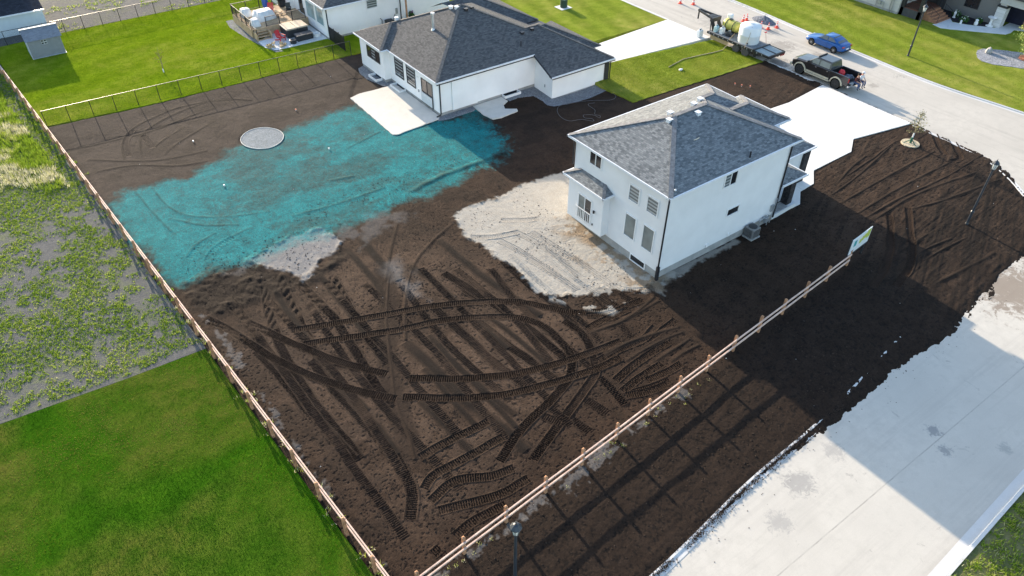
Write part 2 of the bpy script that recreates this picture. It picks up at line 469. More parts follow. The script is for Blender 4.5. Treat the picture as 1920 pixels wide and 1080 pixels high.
# the dark green lawn bottom left, the yard behind the chain link fence, the front lawns, the lawn across the street
near_lawn = [(-60, 36.2), (-6.6, 35.44), (-.42, 34.95), (3.82, 34.75), (5.0, 17.9), (5.6, 9), (6, -40), (-60, -40)]
slab('lawn_corner', near_lawn, -.4, .035, deep_lawn, 'deep green mown lawn beside the split rail fence')
yard = [(.75, 85), (1.55, 68.55), (5.4, 68.15), (10.7, 67.6), (17.5, 67.35), (29.3, 67.2), (36, 67.4), (36, 73.4), (29.2, 72.0), (29.2, 80), (29.5, 95), (24, 89.6), (8, 89.6), (.6, 89.2)]
slab('lawn_back_yard', yard, -.4, .06, yard_lawn, 'bright green back yard lawn behind the chain link fence', .06)
slab('lawn_front_strip', [(45.0, 47.2), (45.1, 43.4), (61.7, 42.45), (61.75, 49.0), (61.4, 49.2), (46.0, 51.5), (45.0, 51.5)], -.4, .075, bright_lawn, 'sunny strip of front lawn below the white driveway', .05)
slab('lawn_front', [(43.5, 56.5), (51, 55.9), (61.75, 55.8), (61.75, 120), (40, 120), (36, 67.5), (41, 60)], -.4, .072, bright_lawn, 'sunny front lawn above the driveway', .05)
slab('lawn_across_street', [(72.75, 130), (72.72, 63), (72.62, 54.1), (71.92, 45.7), (71.47, 37.5), (71.17, 29.9), (71.92, 22.8), (72.8, 13), (75, 0), (140, 0), (140, 130)], -.4, .07, bright_lawn, 'sunny lawn across the front street')
slab('driveway_lower', [(62.0, 35.75), (56.5, 35.25), (54.4, 35.4), (42.0, 35.0), (42.0, 24.4), (43.86, 24.35), (45.28, 25.4), (47.0, 25.5), (48.6, 26.7), (53.5, 26.75), (55.45, 27.9), (61.9, 26.65)], -.3, .08, drv_mat, 'broad white concrete driveway of the two storey house')
slab('driveway_upper', [(61.98, 49.65), (48.8, 50.95), (46.45, 51.2), (46.45, 56.0), (51.0, 55.1), (61.98, 55.85)], -.3, .082, drv_mat, 'white concrete driveway of the bungalow')
slab('patio_pad', [(24.9, 58.6), (24.72, 50.55), (25.1, 50.3), (29.3, 50.65), (29.62, 51.1), (29.62, 58.9), (28.6, 58.75), (26, 58.9)], -.3, .1, beige_mat, 'pale crushed stone patio pad behind the bungalow', .03)
slab('side_pad', [(32.95, 50.4), (32.85, 49.0), (33.1, 47.95), (33.8, 47.75), (35.7, 47.95), (35.85, 48.3), (35.0, 48.9), (35.4, 49.7), (36.1, 50.0), (36.1, 50.95), (33.0, 50.95)], -.3, .1, beige_mat, 'small pale stone pad beside the bungalow', .03)

# weedy field left of the fence
def field_material():
    m, t, b = new_mat('weedy_gravel', .95, .12)
    co = t.coord()
    n1 = t.noise(co, .35, 5, .6, .4); n2 = t.noise(co, 3, 5, .7); n3 = t.noise(co, 20, 3, .7)
    grey = t.ramp(t.math('ADD', t.math('MULTIPLY', n2, .5), t.math('MULTIPLY', n3, .5)), [(.3, (.07, .072, .074)), (.7, (.17, .168, .162))])
    green = t.ramp(n3, [(.3, (.07, .10, .03)), (.7, (.21, .23, .08))])
    f = t.ramp(t.math('ADD', t.math('MULTIPLY', n1, .55), t.math('MULTIPLY', n2, .45)), [(.5, (0, 0, 0)), (.62, (.55,)*3)])
    t.link(t.mix(f, grey, green), b.inputs['Base Color'])
    t.link(t.bump(t.math('ADD', n2, n3), .8, .05), b.inputs['Normal'])
    return m
slab('weed_field', [(-120, 36.4), (-6.6, 35.5), (-.42, 35.0), (3.85, 34.8), (3.3, 42), (1.5, 68.6), (.7, 85), (.5, 89.3), (8, 89.8), (24, 89.8), (30, 96), (36, 150), (-120, 150)], -.4, .01, field_material(), 'grey gravelly field overgrown with weeds')
slab('verge_far', [(-60, -40), (60, -40), (60, 3.2), (41, 2.77), (25.06, 2.2), (-60, -.5)], -.4, .03, lawn_mat('rough_verge', ((.07, .09, .03), (.14, .15, .06), (.22, .21, .11)), (.26, .22, .14), 4, dryamt=.9), 'weedy verge beyond the side street')

# ------------------------------------------------------------------ the bare soil lot: one fine relief grid cut into its surfaces
xs = np.concatenate([np.arange(1.0, 4.0, .1), np.arange(4.0, 29.0, .034), np.arange(29.0, 62.4, .092)])
ys = np.concatenate([np.arange(8.6, 13.5, .06), np.arange(13.5, 34.0, .034), np.arange(34.0, 69.4, .1)])
X, Y = np.meshgrid(xs, ys, indexing='ij'); X = X.astype(np.float32); Y = Y.astype(np.float32)
soil_poly = [(1.75, 68.5), (3.2, 48), (4.2, 34), (5.75, 16.4), (6.0, 8.8), (14.7, 9.8), (21.6, 10.3), (27.5, 10.6), (31, 10.55), (34.0, 10.8), (38, 10.7), (40.7, 10.7), (43.4, 11.2), (48.5, 11.8), (54.1, 12.1), (57.0, 13.4), (59.0, 15.5), (60.5, 17.3), (61.65, 19.6), (61.95, 22.1), (62.1, 26.6), (62.1, 42.7), (46.5, 44), (46.5, 48), (38, 58), (29.5, 67.3), (17, 67.6), (10, 67.8)]
sd = poly_sd(X, Y, soil_poly)
H = np.zeros_like(X); damp = np.zeros_like(X); pale = np.zeros_like(X)
big = fbm(X/5, Y/5, 3, 2); med = fbm(X*.9, Y*.9, 4, 5); fine = fbm(X*5, Y*5, 2, 9); clod = fbm(X*8.5+.6*Y, Y*8.5, 2, 21)
# combing left by the grader: long streaks roughly along X on the verge and the right hand lot
comb = fbm(X*.35+Y*.1, Y*4.5-X*.35, 3, 31); comb2 = fbm(X*.2, Y*3.2-X*1.3, 3, 37)
verge = sstep(0, .6, (16.1+(X-13.7)*.0824)-Y-.1)
rightlot = sstep(36, 46, X)*(1-sstep(36, 40, Y))
mid_dry = poly_sd(X, Y, [(5.14,34.59),(10.8,37.73),(18.64,37.8),(21.8,33.32),(24.59,24.09),(20.57,20.42),(15.65,19.33),(9.77,17.34),(7.47,17.31),(6.7,23.27)])
H += .05*(big-.5)+.028*(med-.5)+.016*(fine-.5)
H += (verge*.6+rightlot)*(.035*(comb-.5)+.035*(comb2-.5))
pits = sstep(.36, .26, clod)*(1-.75*sstep(38, 44, Y)); H -= .02*pits*(1-verge*.5)
damp += verge*.55+pits*.55+.35*sstep(.45, .65, med)*(1-verge)  # verge and blotches damp; pits given a darker colour too
damp += rightlot*(.35*sstep(.5, .62, comb2)); pale += .55*rightlot*sstep(.4, .6, med)
pale += sstep(-2.0, 2.5, mid_dry)*sstep(.33, .52, big*.5+med*.5+.06)*(1-.6*verge)
greyness = sstep(43, 52, Y)*(1-sstep(26, 34, X))*.7

def splat(pts, w, kind='L', depth=.02, pitch=.19, darken=.8, lug=.05, slant=0.0):
    p = spline(pts, .02)
    d = np.gradient(p, axis=0); L = np.hypot(d[:, 0], d[:, 1])+1e-9; s = np.cumsum(L)
    nx, ny = -d[:, 1]/L, d[:, 0]/L
    ts = np.arange(-1.25, 1.2501, .022/(w/2))
    wob = (vnoise(s*.9, s*0+w*7, 3)-.5)*.08
    for t in ts:
        off = t*w/2+wob
        qx = p[:, 0]+nx*off; qy = p[:, 1]+ny*off
        i = np.clip(np.searchsorted(xs, qx), 1, len(xs)-1); i -= (qx-xs[i-1] < xs[i]-qx)
        j = np.clip(np.searchsorted(ys, qy), 1, len(ys)-1); j -= (qy-ys[j-1] < ys[j]-qy)
        a = abs(t)
        if kind == 'L':
            edge = .7+.6*vnoise(s*1.7, s*0+t, 8)
            fade = np.clip(.15+1.25*vnoise(s*.45, s*0+w*3.1+p[0, 0], 17), .1, 1.1)*np.clip(.6+.8*vnoise(s*3.1, s*0+t*2.3, 19), 0, 1.15)
            if a < .86+.1*math.sin(t*40):
                ph = (s/pitch+slant*t+.5*vnoise(s*1.2, s*0+3.3, 23)+.12*vnoise(s*4, s*0+t*3, 29)) % 1
                v = np.where(ph < .5, lug*.55, -lug*.6)*fade*(1 if a < .8 else .5)-depth
                H[i, j] = H[i, j]*.25+v
                damp[i, j] = np.maximum(damp[i, j]*.4, darken*np.clip(fade+.1, 0, 1)*np.where(ph < .5, .12, .95)); pale[i, j] *= .25  # damp soil, with lit bars and shaded grooves put into the colour
            elif a < 1.12:
                H[i, j] = np.maximum(H[i, j], .02*edge); damp[i, j] = np.maximum(damp[i, j], .5*edge*darken)
        elif kind == 'R':       # windrow: a low ridge with a dark loose flank
            g_ = max(0, 1-a); k = .5+1.0*vnoise(s*1.3, s*0+w, 12)
            H[i, j] = np.maximum(H[i, j], depth*g_*k)
            damp[i, j] = np.maximum(damp[i, j], darken*min(1, g_*1.6)*np.clip(k, 0, 1)); pale[i, j] *= (1-.8*min(1, g_*1.5))
        elif kind == 'F':       # furrow
            g_ = max(0, 1-a); H[i, j] = np.minimum(H[i, j], -depth*g_)
            damp[i, j] = np.maximum(damp[i, j], darken*g_)
        elif kind == 'W':       # worn, dragged smooth
            g_ = sstep(1.2, .6, np.array(a)); H[i, j] *= (1-.3*g_); damp[i, j] = damp[i, j]*(1-.5*g_)+darken*.5*g_; pale[i, j] *= (1-.55*g_)

# diagonal machine passes over the foreground
for pts in ([(8.7,38.21),(7.97,35.46),(7.35,32.18),(7.13,28.76),(7.24,25.46),(7.43,22.66)], [(9.8,38.59),(9.36,35.52),(8.91,31.77),(8.65,29.63)],
            [(10.55,37.17),(10.92,32.83),(10.72,30.24),(10.43,26.82),(10.5,24.69)], [(12.52,36.5),(12.11,33.02),(11.79,29.95),(11.7,27.67)],
            [(16.2,30.63),(16.48,27.08),(16.63,23.91),(17.13,21.27)], [(18.71,30.49),(19.16,28.51)], [(17.67,27.86),(18.05,24.98),(18.46,22.38),(18.54,20.37)],
            [(19.7,26.54),(19.97,24.33),(20.07,22.25)], [(8.27,30.36),(8.44,27.4),(8.67,24.82),(8.86,21.64)], [(6.07,32.86),(6.47,30.09),(6.68,26.84),(7.14,22.87)],
            [(22.32,31.45),(22.28,28.8),(22.44,25.63),(22.17,23.51)], [(6.3,37.71),(6.54,35.2),(6.65,32.21),(7.0,29.71)], [(18.5,32.67),(19.18,29.59),(19.6,27.13)],
            [(9.07,23.96),(8.95,21.89),(8.75,20.17),(8.35,19.1),(7.74,18.24)]):
    splat(pts, .6, 'L', .01, .118, .7, .046)
for pts, w in (([(9.06,38.53),(8.9,34.79),(8.83,31.59),(8.9,28.35),(9.17,25.24)], .35), ([(13.37,28.58),(13.63,25.62),(13.79,22.74),(14.22,20.07),(14.4,18.27)], .6), ([(17.13,34.54),(17.63,31.83),(17.62,28.29),(17.83,24.67)], .4),
               ([(15.93,39.22),(15.74,36.15),(15.79,33.72)], .5), ([(11.93,37.36),(11.93,33.95),(11.86,30.39)], .4), ([(14.79,28.29),(14.79,25.46),(14.99,22.7),(15.27,20.47)], .35),
               ([(20.13,35.89),(20.28,32.6),(20.65,29.1),(21.1,25.8)], .5), ([(18.55,27.63),(18.84,24.66),(18.89,22.07)], .3), ([(14.55,38.57),(14.56,34.6),(14.06,32.43)], .4),
               ([(11.73,24.21),(12.04,21.63),(12.13,19.37)], .4), ([(8.75,28.03),(9.02,24.96),(9.13,21.88)], .35), ([(14.81,25.37),(14.82,22.65),(14.85,19.8)], .3), ([(13.21,26.14),(13.21,23.28),(13.2,20.99)], .3)):
    splat(pts, w*1.5, 'R', .04, darken=.9)
for k in range(11):         # older, fainter passes between the fresh ones
    u = k/10; a_ = np.array([(6.47,38.27),(25.0,31.04)]); b_ = np.array([(7.08,17.59),(24.25,20.9)])
    p0 = a_[0]*(1-u)+a_[1]*u; p1 = b_[0]*(1-u)+b_[1]*u; md = (p0+p1)/2+np.array((.5*math.sin(k*2.1), .5*math.cos(k*1.7)))
    splat([tuple(p0+(p1-p0)*.05*(k % 3)), tuple(md), tuple(p1-(p1-p0)*.07*((k*2) % 4))], .5, 'L', .006, .118, .42, .032)
# thin drag line down the middle
splat([(15.7,35.27),(13.98,31.68),(12.06,28.33),(10.63,24.8),(9.62,21.09)], 1.3, 'W', darken=.5)
splat([(15.71,34.66),(13.66,31.38),(12.17,28.25),(10.68,24.76),(10.05,22.31),(9.62,21.09)], .18, 'R', .03, darken=.3)
splat([(21.97,36.97),(19.33,35.81),(17.13,34.24),(15.13,31.66),(13.47,28.75)], .2, 'R', .04, darken=.4)
splat([(19.01,39.44),(17.0,36.83),(15.12,34.2)], .25, 'R', .03, darken=.4)
# skid steer tracks, long double curves
for pts in ([(8.54,33.26),(10.85,32.36),(13.49,31.37),(16.21,30.36),(18.81,29.03),(20.59,27.76),(22.03,26.05),(23.17,24.71),(25.43,23.36)],
            [(8.5,31.83),(10.87,30.85),(13.41,29.77),(16.12,28.85),(18.63,27.49),(20.05,26.29),(20.7,24.81),(20.74,23.3),(20.45,22.09),(19.3,20.89),(17.8,20.27),(16.57,19.93),(15.01,19.5),(13.0,18.56)],
            [(22.0,24.64),(22.13,23.03),(21.57,21.52),(20.71,20.32),(19.26,19.63),(17.79,19.05),(15.91,18.28),(14.34,17.61)],
            [(4.7,37.28),(5.68,34.82),(6.43,32.37),(7.57,29.74),(8.67,27.87),(9.92,26.13),(10.79,25.09)], [(6.62,35.39),(7.77,32.83),(8.84,30.65),(9.95,28.71),(11.25,26.99)],
            [(12.17,25.96),(14.15,24.47),(16.41,23.14),(18.44,22.35),(20.44,21.86),(23.61,21.37)], [(11.17,24.99),(12.88,23.67),(15.01,22.27),(16.84,21.54),(18.85,20.95),(21.05,20.52),(22.69,20.37)]):
    splat(pts, .5, 'L', .018, .12, .82, .058)
for pts in ([(9.89,21.07),(11.79,21.06),(13.96,20.92)], [(9.1,19.37),(9.8,19.7),(10.95,19.72),(12.44,19.68),(13.99,19.64)], [(9.03,18.61),(10.61,18.84),(12.16,18.07),(13.25,17.78)],
            [(9.05,17.94),(10.55,17.38),(11.97,16.97),(13.54,16.87)], [(8.93,16.39),(10.18,16.49),(11.77,16.37)], [(7.67,16.21),(8.11,16.26)], [(20.75,19.91),(20.65,18.82),(20.5,17.63)],
            [(17.59,18.48),(17.75,17.4)], [(16.5,19.59),(16.92,18.63)], [(17.17,19.77),(17.26,18.23)], [(19.06,19.09),(19.36,17.69)], [(21.15,18.11),(22.41,17.73),(23.7,17.52)],
            [(21.26,19.25),(22.73,19.49),(24.06,19.68)], [(21.03,18.44),(22.66,18.61),(24.25,18.68)], [(21.01,18.1),(22.07,17.61),(23.35,17.39)], [(22.67,18.24),(23.98,18.03),(25.15,18.03)],
            [(26.79,24.93),(27.37,24.28),(28.14,23.84)], [(26.58,25.07),(26.48,23.87),(26.82,23.17)], [(23.44,24.25),(24.47,23.62),(25.94,23.46),(27.11,23.3)], [(22.65,23.32),(24.18,23.29),(25.85,23.19)],
            [(24.81,20.55),(26.15,20.61),(27.51,20.8)], [(23.42,19.58),(25.21,19.66),(25.98,19.71)], [(21.51,20.95),(23.05,20.91),(24.68,20.74),(26.11,21.06)], [(25.35,26.31),(25.28,24.72),(25.45,23.81)]):
    splat(pts, .48, 'L', .016, .12, .78, .052)
for pts in ([(22.58,22.96),(24.37,22.62),(26.42,22.56),(27.9,22.63)], [(23.86,22.67),(25.84,22.65),(27.96,23.04)], [(22.09,21.1),(24.4,20.94),(27.35,20.17)], [(22.78,20.03),(25.56,20.01),(27.23,19.73)], [(24.15,19.05),(25.75,19.08),(27.15,19.17)], [(24.78,18.51),(26.08,18.54),(27.15,18.47)]):
    splat(pts, .3, 'R', .035, darken=.7)
# right hand lot: blade lines, wheel ruts
for pts, w in (([(46.4,22.68),(52.83,22.86),(59.04,22.87)], .5), ([(46.87,23.79),(50.58,24.2),(56.74,25.38)], .4), ([(46.21,21.19),(52.04,21.36),(58.99,21.2)], .5), ([(46.16,20.54),(50.75,20.54),(56.19,20.21),(61.83,20.32)], .4), ([(46.26,20.02),(52.02,20.13),(58.7,19.22)], .5),
               ([(50.04,19.27),(52.44,18.62),(56.43,17.99),(59.14,17.59)], .55), ([(47.98,18.79),(49.87,19.04)], .5), ([(44.05,16.8),(45.88,16.83),(48.01,16.84)], .5), ([(45.18,16.0),(46.97,15.9),(48.89,15.6)], .45), ([(45.05,15.37),(47.23,15.27),(49.86,15.05)], .4),
               ([(42.89,13.62),(45.06,13.41),(47.31,13.19),(49.76,13.02)], .5), ([(48.64,24.54),(51.35,25.25),(53.9,25.66)], .4), ([(49.83,24.73),(53.88,25.11),(58.02,25.67)], .3)):
    splat(pts, w*.55, 'R', .04, darken=.8)
for pts in ([(62.63,25.2),(60.47,23.33),(59.4,22.19)], [(62.51,23.4),(60.98,22.08),(59.91,21.11),(58.78,21.21)], [(48.12,19.84),(46.3,18.54),(44.46,17.39),(42.26,16.37),(39.96,15.72)], [(49.87,19.44),(47.41,17.74),(45.47,16.38),(43.54,15.46),(41.14,14.87)]):
    splat(pts, .5, 'L', .03, .2, .75, .03)
splat([(29.3,23.2),(28.35,21.71),(27.82,20.31),(27.62,19.04),(27.76,18.12)], .9, 'F', .03, darken=.2)
# faint arcs on the upper soil and through the seeded area
for pts in ([(5.65,59.22),(6.24,61.95),(7.6,64.03),(9.73,65.11),(11.79,65.67),(14.27,65.31),(17.03,64.0)], [(6.91,58.89),(7.61,61.87),(8.88,63.44),(10.8,64.51),(12.89,65.07),(15.52,65.06),(17.59,63.32)], [(6.07,63.57),(7.26,62.73),(9.69,62.87),(12.39,63.55),(14.53,63.74)],
            [(8.41,58.11),(9.85,59.4),(11.76,60.46),(13.58,61.4)], [(2.19,63.37),(4.33,63.01),(6.8,62.76)], [(3.39,60.83),(5.69,58.92),(8.11,57.48),(11.4,56.84)], [(3.44,58.63),(5.98,57.9),(8.77,55.91),(10.86,55.25)], [(7.42,59.09),(9.02,60.58),(11.21,61.8)],
            [(6.23,53.93),(6.5,50.49),(7.43,48.46),(9.58,46.86),(12.11,45.81)], [(5.12,53.97),(5.35,50.28),(5.72,47.39)], [(6.08,49.09),(7.71,46.93),(9.72,45.5)], [(6.35,42.41),(7.28,43.65),(8.67,44.34),(10.2,44.67)], [(5.38,43.68),(6.58,44.9),(8.15,45.49)], [(13.18,44.37),(16.74,43.9),(20.37,43.88)], [(17.4,47.13),(19.19,46.63)], [(20.45,50.68),(24.18,51.64)]):
    splat(pts, .26, 'R', .022, darken=.8)
for pts in ([(7.53,63.77),(6.5,62.06),(6.06,59.49)], [(7.95,62.24),(7.98,59.84)], [(6.62,42.79),(7.55,43.76),(8.9,44.33)], [(5.75,43.7),(6.83,44.73)]):
    splat(pts, .5, 'L', .01, .22, .6, .03)
splat([(21.68,42.2),(24.71,42.7),(27.65,42.82),(30.78,42.7)], .7, 'R', .09, darken=.9)

# surfaces
edge_n = fbm(X*.8, Y*.8, 4, 41)-.5; edge_f = fbm(X*4, Y*4, 3, 43)-.5
teal_sd = poly_sd(X, Y, [(3.02,53.32),(4.23,54.17),(6.09,54.0),(9.12,53.58),(12.29,55.53),(14.57,55.77),(18.25,56.34),(21.31,57.21),(24.86,57.16),(26.22,51.04),(30.44,50.15),(32.93,50.33),(32.33,47.64),(31.68,45.16),(31.2,43.35),(29.13,42.26),(27.09,41.86),(23.95,41.48),(20.53,41.11),(17.51,41.11),(14.53,40.88),(12.39,41.35),(9.25,41.0),(6.65,41.69),(4.12,41.2),(3.01,50.09)])
right_fray = sstep(24, 30, X)*.8
teal = sstep(-.75, .75, teal_sd+edge_n*1.6+edge_f*(.7+right_fray*1.5))
teal *= np.clip(.55+.55*sstep(.3, .66, fbm(X*.3, Y*.42, 5, 51, .6))+.25*np.exp(-((X-6)/4)**2), 0, 1.1)*(.5+.85*fbm(X*7, Y*7, 2, 52))
teal = np.clip(teal*1.05, 0, 1)
damp_shade_t = damp.copy(); teal *= 1-.8*np.clip(damp_shade_t-.35, 0, 1)
sand_sd = poly_sd(X, Y, [(22.4,37.71),(24.09,38.07),(26.3,37.86),(29.23,38.19),(32.97,37.68),(33.9,31.76),(30.53,23.62),(29.2,23.72),(27.98,24.15),(26.64,24.66),(25.92,25.62),(24.7,25.73),(22.95,26.73),(22.34,27.86),(22.51,30.36),(22.3,33.1),(21.92,35.46)])
sand = sstep(-.16, .16, sand_sd+edge_n*.8+edge_f*.5)
sand_strip = poly_sd(X, Y, [(28.6, 22.9), (29.2, 23.5), (33, 23.75), (36.8, 23.9), (36.8, 24.3), (28, 24.6)]); sand = np.maximum(sand, .65*sstep(-.15, .2, sand_strip+edge_n*.6+edge_f*.5))
dribble = poly_sd(X, Y, [(22.28,26.96),(23.42,25.23),(24.79,23.35),(26.59,23.88),(28.67,23.66),(25.1,26.2)]); sand = np.maximum(sand, .8*sstep(.53, .6, fbm(X*1.1+3, Y*1.1, 4, 61))*sstep(-.3, .2, dribble))
clay_sd = poly_sd(X, Y, [(8.98,41.26),(10.21,41.59),(11.51,41.98),(14.2,41.88),(14.66,39.51),(13.97,38.9),(12.66,38.57),(11.85,37.63),(10.99,37.19),(10.56,38.43),(9.84,39.75)])
clay = sstep(-.2, .2, clay_sd+edge_n*1.0+edge_f*.6)
smear = poly_sd(X, Y, [(15.45,36.43),(17.02,36.02),(16.61,33.57),(16.37,31.19),(15.57,31.76),(15.38,33.79)]); clay = np.maximum(clay, .4*sstep(-.4, .6, smear+edge_n*2))
rim = poly_sd(X, Y, [(6.65,40.69),(12.69,42.04),(20.43,40.93),(20.85,39.38),(14.26,38.7),(8.51,40.02)]); clay = np.maximum(clay, .28*sstep(-.3, .5, rim+edge_n*2.5)*sstep(.42, .6, med))
fencebase = poly_sd(X, Y, [(4.36,41.99),(4.39,35.13),(4.86,24.2),(5.3,17.28),(5.68,17.01),(5.57,23.3),(5.39,34.42),(4.6,39.6)]); clay = np.maximum(clay, .38*sstep(.25, .55, fencebase+edge_n*1.0+edge_f*.9))
fb2 = np.abs(Y-(15.85+(X-13.7)*.0824)+.25); clay = np.maximum(clay, .42*sstep(.3, .05, fb2+edge_n*1.2+edge_f*1.2)*(X < 24))
# the soil edge stands a little proud of the sand and clay; lumps along that edge
lip = np.exp(-((sand_sd+edge_n*.8)/.25)**2)+np.exp(-((clay_sd+edge_n)/.3)**2)
H += .09*lip*sstep(.35, .7, fbm(X*1.6, Y*1.6, 3, 71))*(Y < 50)
lump = poly_sd(X, Y, [(4.12,41.2),(6.75,41.96),(9.13,41.64),(9.27,40.15),(10.8,37.73),(12.37,37.94),(14.52,39.24),(14.57,37.76),(11.67,36.44),(9.61,36.64),(5.01,36.93),(4.28,38.62)])
H += .16*sstep(-.3, .6, lump)*np.clip(fbm(X*1.3, Y*1.3, 4, 73)-.42, 0, 1)*2
damp = np.maximum(damp, .75*sstep(-.3, .6, lump)*(clay < .5))
H = np.where(sand > .4, H*.5+.008*(fbm(X*3, Y*3, 3, 77)-.5)*2, H); H *= 1-.35*np.clip(teal, 0, 1)
for pts in ([(23.51,33.48),(24.01,31.29),(24.33,28.45),(24.4,26.35)], [(25.87,33.0),(26.33,29.18),(26.51,26.68),(26.44,24.69)], [(24.94,33.9),(25.54,30.88),(25.43,27.24)], [(22.14,34.93),(23.36,34.06),(25.11,33.53)], [(24.98,35.36),(26.33,34.39),(27.23,34.01)], [(23.87,30.72),(24.19,28.97),(24.29,28.06)], [(25.22,26.17),(25.12,24.46),(25.21,23.64)]):
    k = sand.copy(); d0 = damp.copy(); damp[:] = 0; splat(pts, .5, 'L', .006, .13, .9, .014); sand[:] = k*(1-.3*np.clip(damp, 0, 1)); damp[:] = d0
hd = np.minimum(np.abs(X-28.9)+np.maximum(0, np.abs(Y-28.3)-4), 9); tan = sstep(2.6, .4, hd+edge_n*3.5)*sstep(.4, .56, fbm(X*1.7, Y*1.7, 4, 87))*.8
H += np.where(sand > .4, .05*tan*(fbm(X*4, Y*4, 2, 89)-.3), 0)
# fall away at the street and field edges
ragged = sd+edge_n*.3+edge_f*.14
streetside = ((Y < 13.6+np.clip(X-50, 0, 20)*.0) | (X > 57))
H += .03
H -= np.where(streetside, .10*sstep(.5, -.55, ragged), .10*sstep(.3, -.1, ragged)); H += np.where(streetside & (sd < .8), np.where(X > 31, .008, .022)*edge_f, 0)
hole = np.ones_like(X, bool)
# level under the houses and slabs so nothing pokes through
for poly in ([(28.9, 24), (41, 24), (41, 35), (62, 35.8), (62, 26.6), (55.4, 27.8), (48.6, 26.6), (45.2, 25.4), (41, 24)], [(24.7, 50.5), (29.6, 51), (39.5, 51), (39.5, 48.2), (46.5, 48.2), (46.5, 60), (29, 65), (24.8, 58.7)], [(32.9, 47.9), (35.8, 48), (36, 51), (32.9, 51)], [(45, 43.4), (62, 42.5), (62, 50), (45, 52)]):
    q = sstep(-.15, .35, poly_sd(X, Y, poly)); H = H*(1-q)-.03*q
def swale(x, y): return -.36*np.exp(-((x-42.8)/3.4)**2-((y-47.8)/2.4)**2)
H += swale(X, Y)
q = sstep(2.0, 1.7, np.hypot(X-15.75, Y-56.25)); H = H*(1-q)-.02*q
print('soil grid', X.shape)

def soil_material():
    m, t, b = new_mat('bare_soil', .95, .12)
    co = t.coord()
    n1 = t.noise(co, 1.1, 5, .65); n2 = t.noise(co, 11, 4, .7); n3 = t.noise(co, 45, 2, .6)
    tex = t.math('ADD', t.math('MULTIPLY', n1, .3), t.math('ADD', t.math('MULTIPLY', n2, .4), t.math('MULTIPLY', n3, .3)))
    dry = t.ramp(tex, [(.33, (.0165, .0098, .0064)), (.5, (.035, .0217, .0146)), (.68, (.066, .042, .0288))])
    palec = t.ramp(tex, [(.33, (.036, .022, .0145)), (.5, (.072, .046, .031)), (.68, (.122, .082, .056))])
    wet = t.ramp(tex, [(.33, (.005, .0038, .0032)), (.5, (.0115, .0086, .0072)), (.68, (.023, .0172, .014))])
    greyd = t.ramp(tex, [(.33, (.032, .0255, .022)), (.5, (.052, .042, .0365)), (.68, (.082, .067, .058))])
    sandc = t.ramp(tex, [(.32, (.26, .237, .203)), (.5, (.365, .338, .294)), (.68, (.47, .44, .385))])
    clayc = t.ramp(tex, [(.32, (.13, .122, .118)), (.5, (.2, .192, .186)), (.68, (.29, .28, .27))])
    tealc = t.ramp(tex, [(.34, (.003, .075, .085)), (.52, (.006, .22, .235)), (.68, (.022, .40, .415))])
    c = t.mix(t.attr('pale'), dry, palec)
    c = t.mix(t.attr('greyness'), c, greyd)
    c = t.mix(t.attr('damp'), c, wet)  # dark soil tone for damp ground and painted groove shade
    c = t.mix(t.attr('clay'), c, clayc)
    tanc = t.ramp(tex, [(.32, (.13, .085, .05)), (.5, (.23, .16, .095)), (.68, (.36, .27, .17))])
    c = t.mix(t.attr('sand'), c, t.mix(t.attr('tan'), sandc, tanc))
    sp = t.ramp(t.math('ADD', t.math('MULTIPLY', t.noise(co, 24, 3, .75), .7), t.math('MULTIPLY', n3, .3)), [(.36, (.25,)*3), (.56, (1,)*3)])
    c = t.mix(t.math('MULTIPLY', t.attr('teal'), sp, True), c, tealc)
    t.link(c, b.inputs['Base Color'])
    t.link(t.bump(t.math('ADD', n2, t.math('MULTIPLY', n3, .6)), .6, .03), b.inputs['Normal'])
    return m
soilm = soil_material()
nx_, ny_ = X.shape
idx = np.arange(nx_*ny_).reshape(nx_, ny_)
quads = np.stack([idx[:-1, :-1], idx[1:, :-1], idx[1:, 1:], idx[:-1, 1:]], -1).reshape(-1, 4)
def qmean(a): return ((a[:-1, :-1]+a[1:, 1:])*.5).ravel()
inside = qmean(ragged) > -.6
bld = np.maximum(np.maximum(poly_sd(X, Y, [(29.6, 24.6), (40.3, 24.6), (40.3, 32.4), (29.6, 32.4)]), poly_sd(X, Y, [(30, 51.4), (44, 51.4), (44, 63.8), (30, 63.8)])), poly_sd(X, Y, [(44, 27.5), (53, 27.8), (61, 27.5), (61, 35), (44, 34.5)]))
inside &= qmean(bld) < .3
kind = np.zeros(len(quads), int)
kind[qmean(teal_sd+edge_n*1.6) > 0] = 1
kind[qmean(clay_sd+edge_n) > 0] = 3
kind[qmean(sand_sd+edge_n*.8) > 0] = 2
flat = np.stack([X, Y, H], -1).reshape(-1, 3)
A = dict(tan=tan, damp=np.clip(damp, 0, 1), pale=np.clip(pale, 0, 1), greyness=greyness, clay=clay, sand=sand, teal=teal)
for k, (nm, lb) in enumerate((('soil', 'dark bare topsoil lot crossed by machine tracks'), ('hydroseed_mulch', 'turquoise hydroseed mulch sprayed over the soil'), ('sand_pad', 'pale sandy clay pad beside the two storey house'), ('clay_patch', 'small pale grey clay patch beside the turquoise area'))):
    q = quads[inside & (kind == k)]
    u, inv = np.unique(q, return_inverse=True)
    o = arr_mesh(nm, flat[u], inv.reshape(-1, 4), soilm, {a: v.ravel()[u] for a, v in A.items()})
    struct(o, lb)
del X, Y, flat, quads

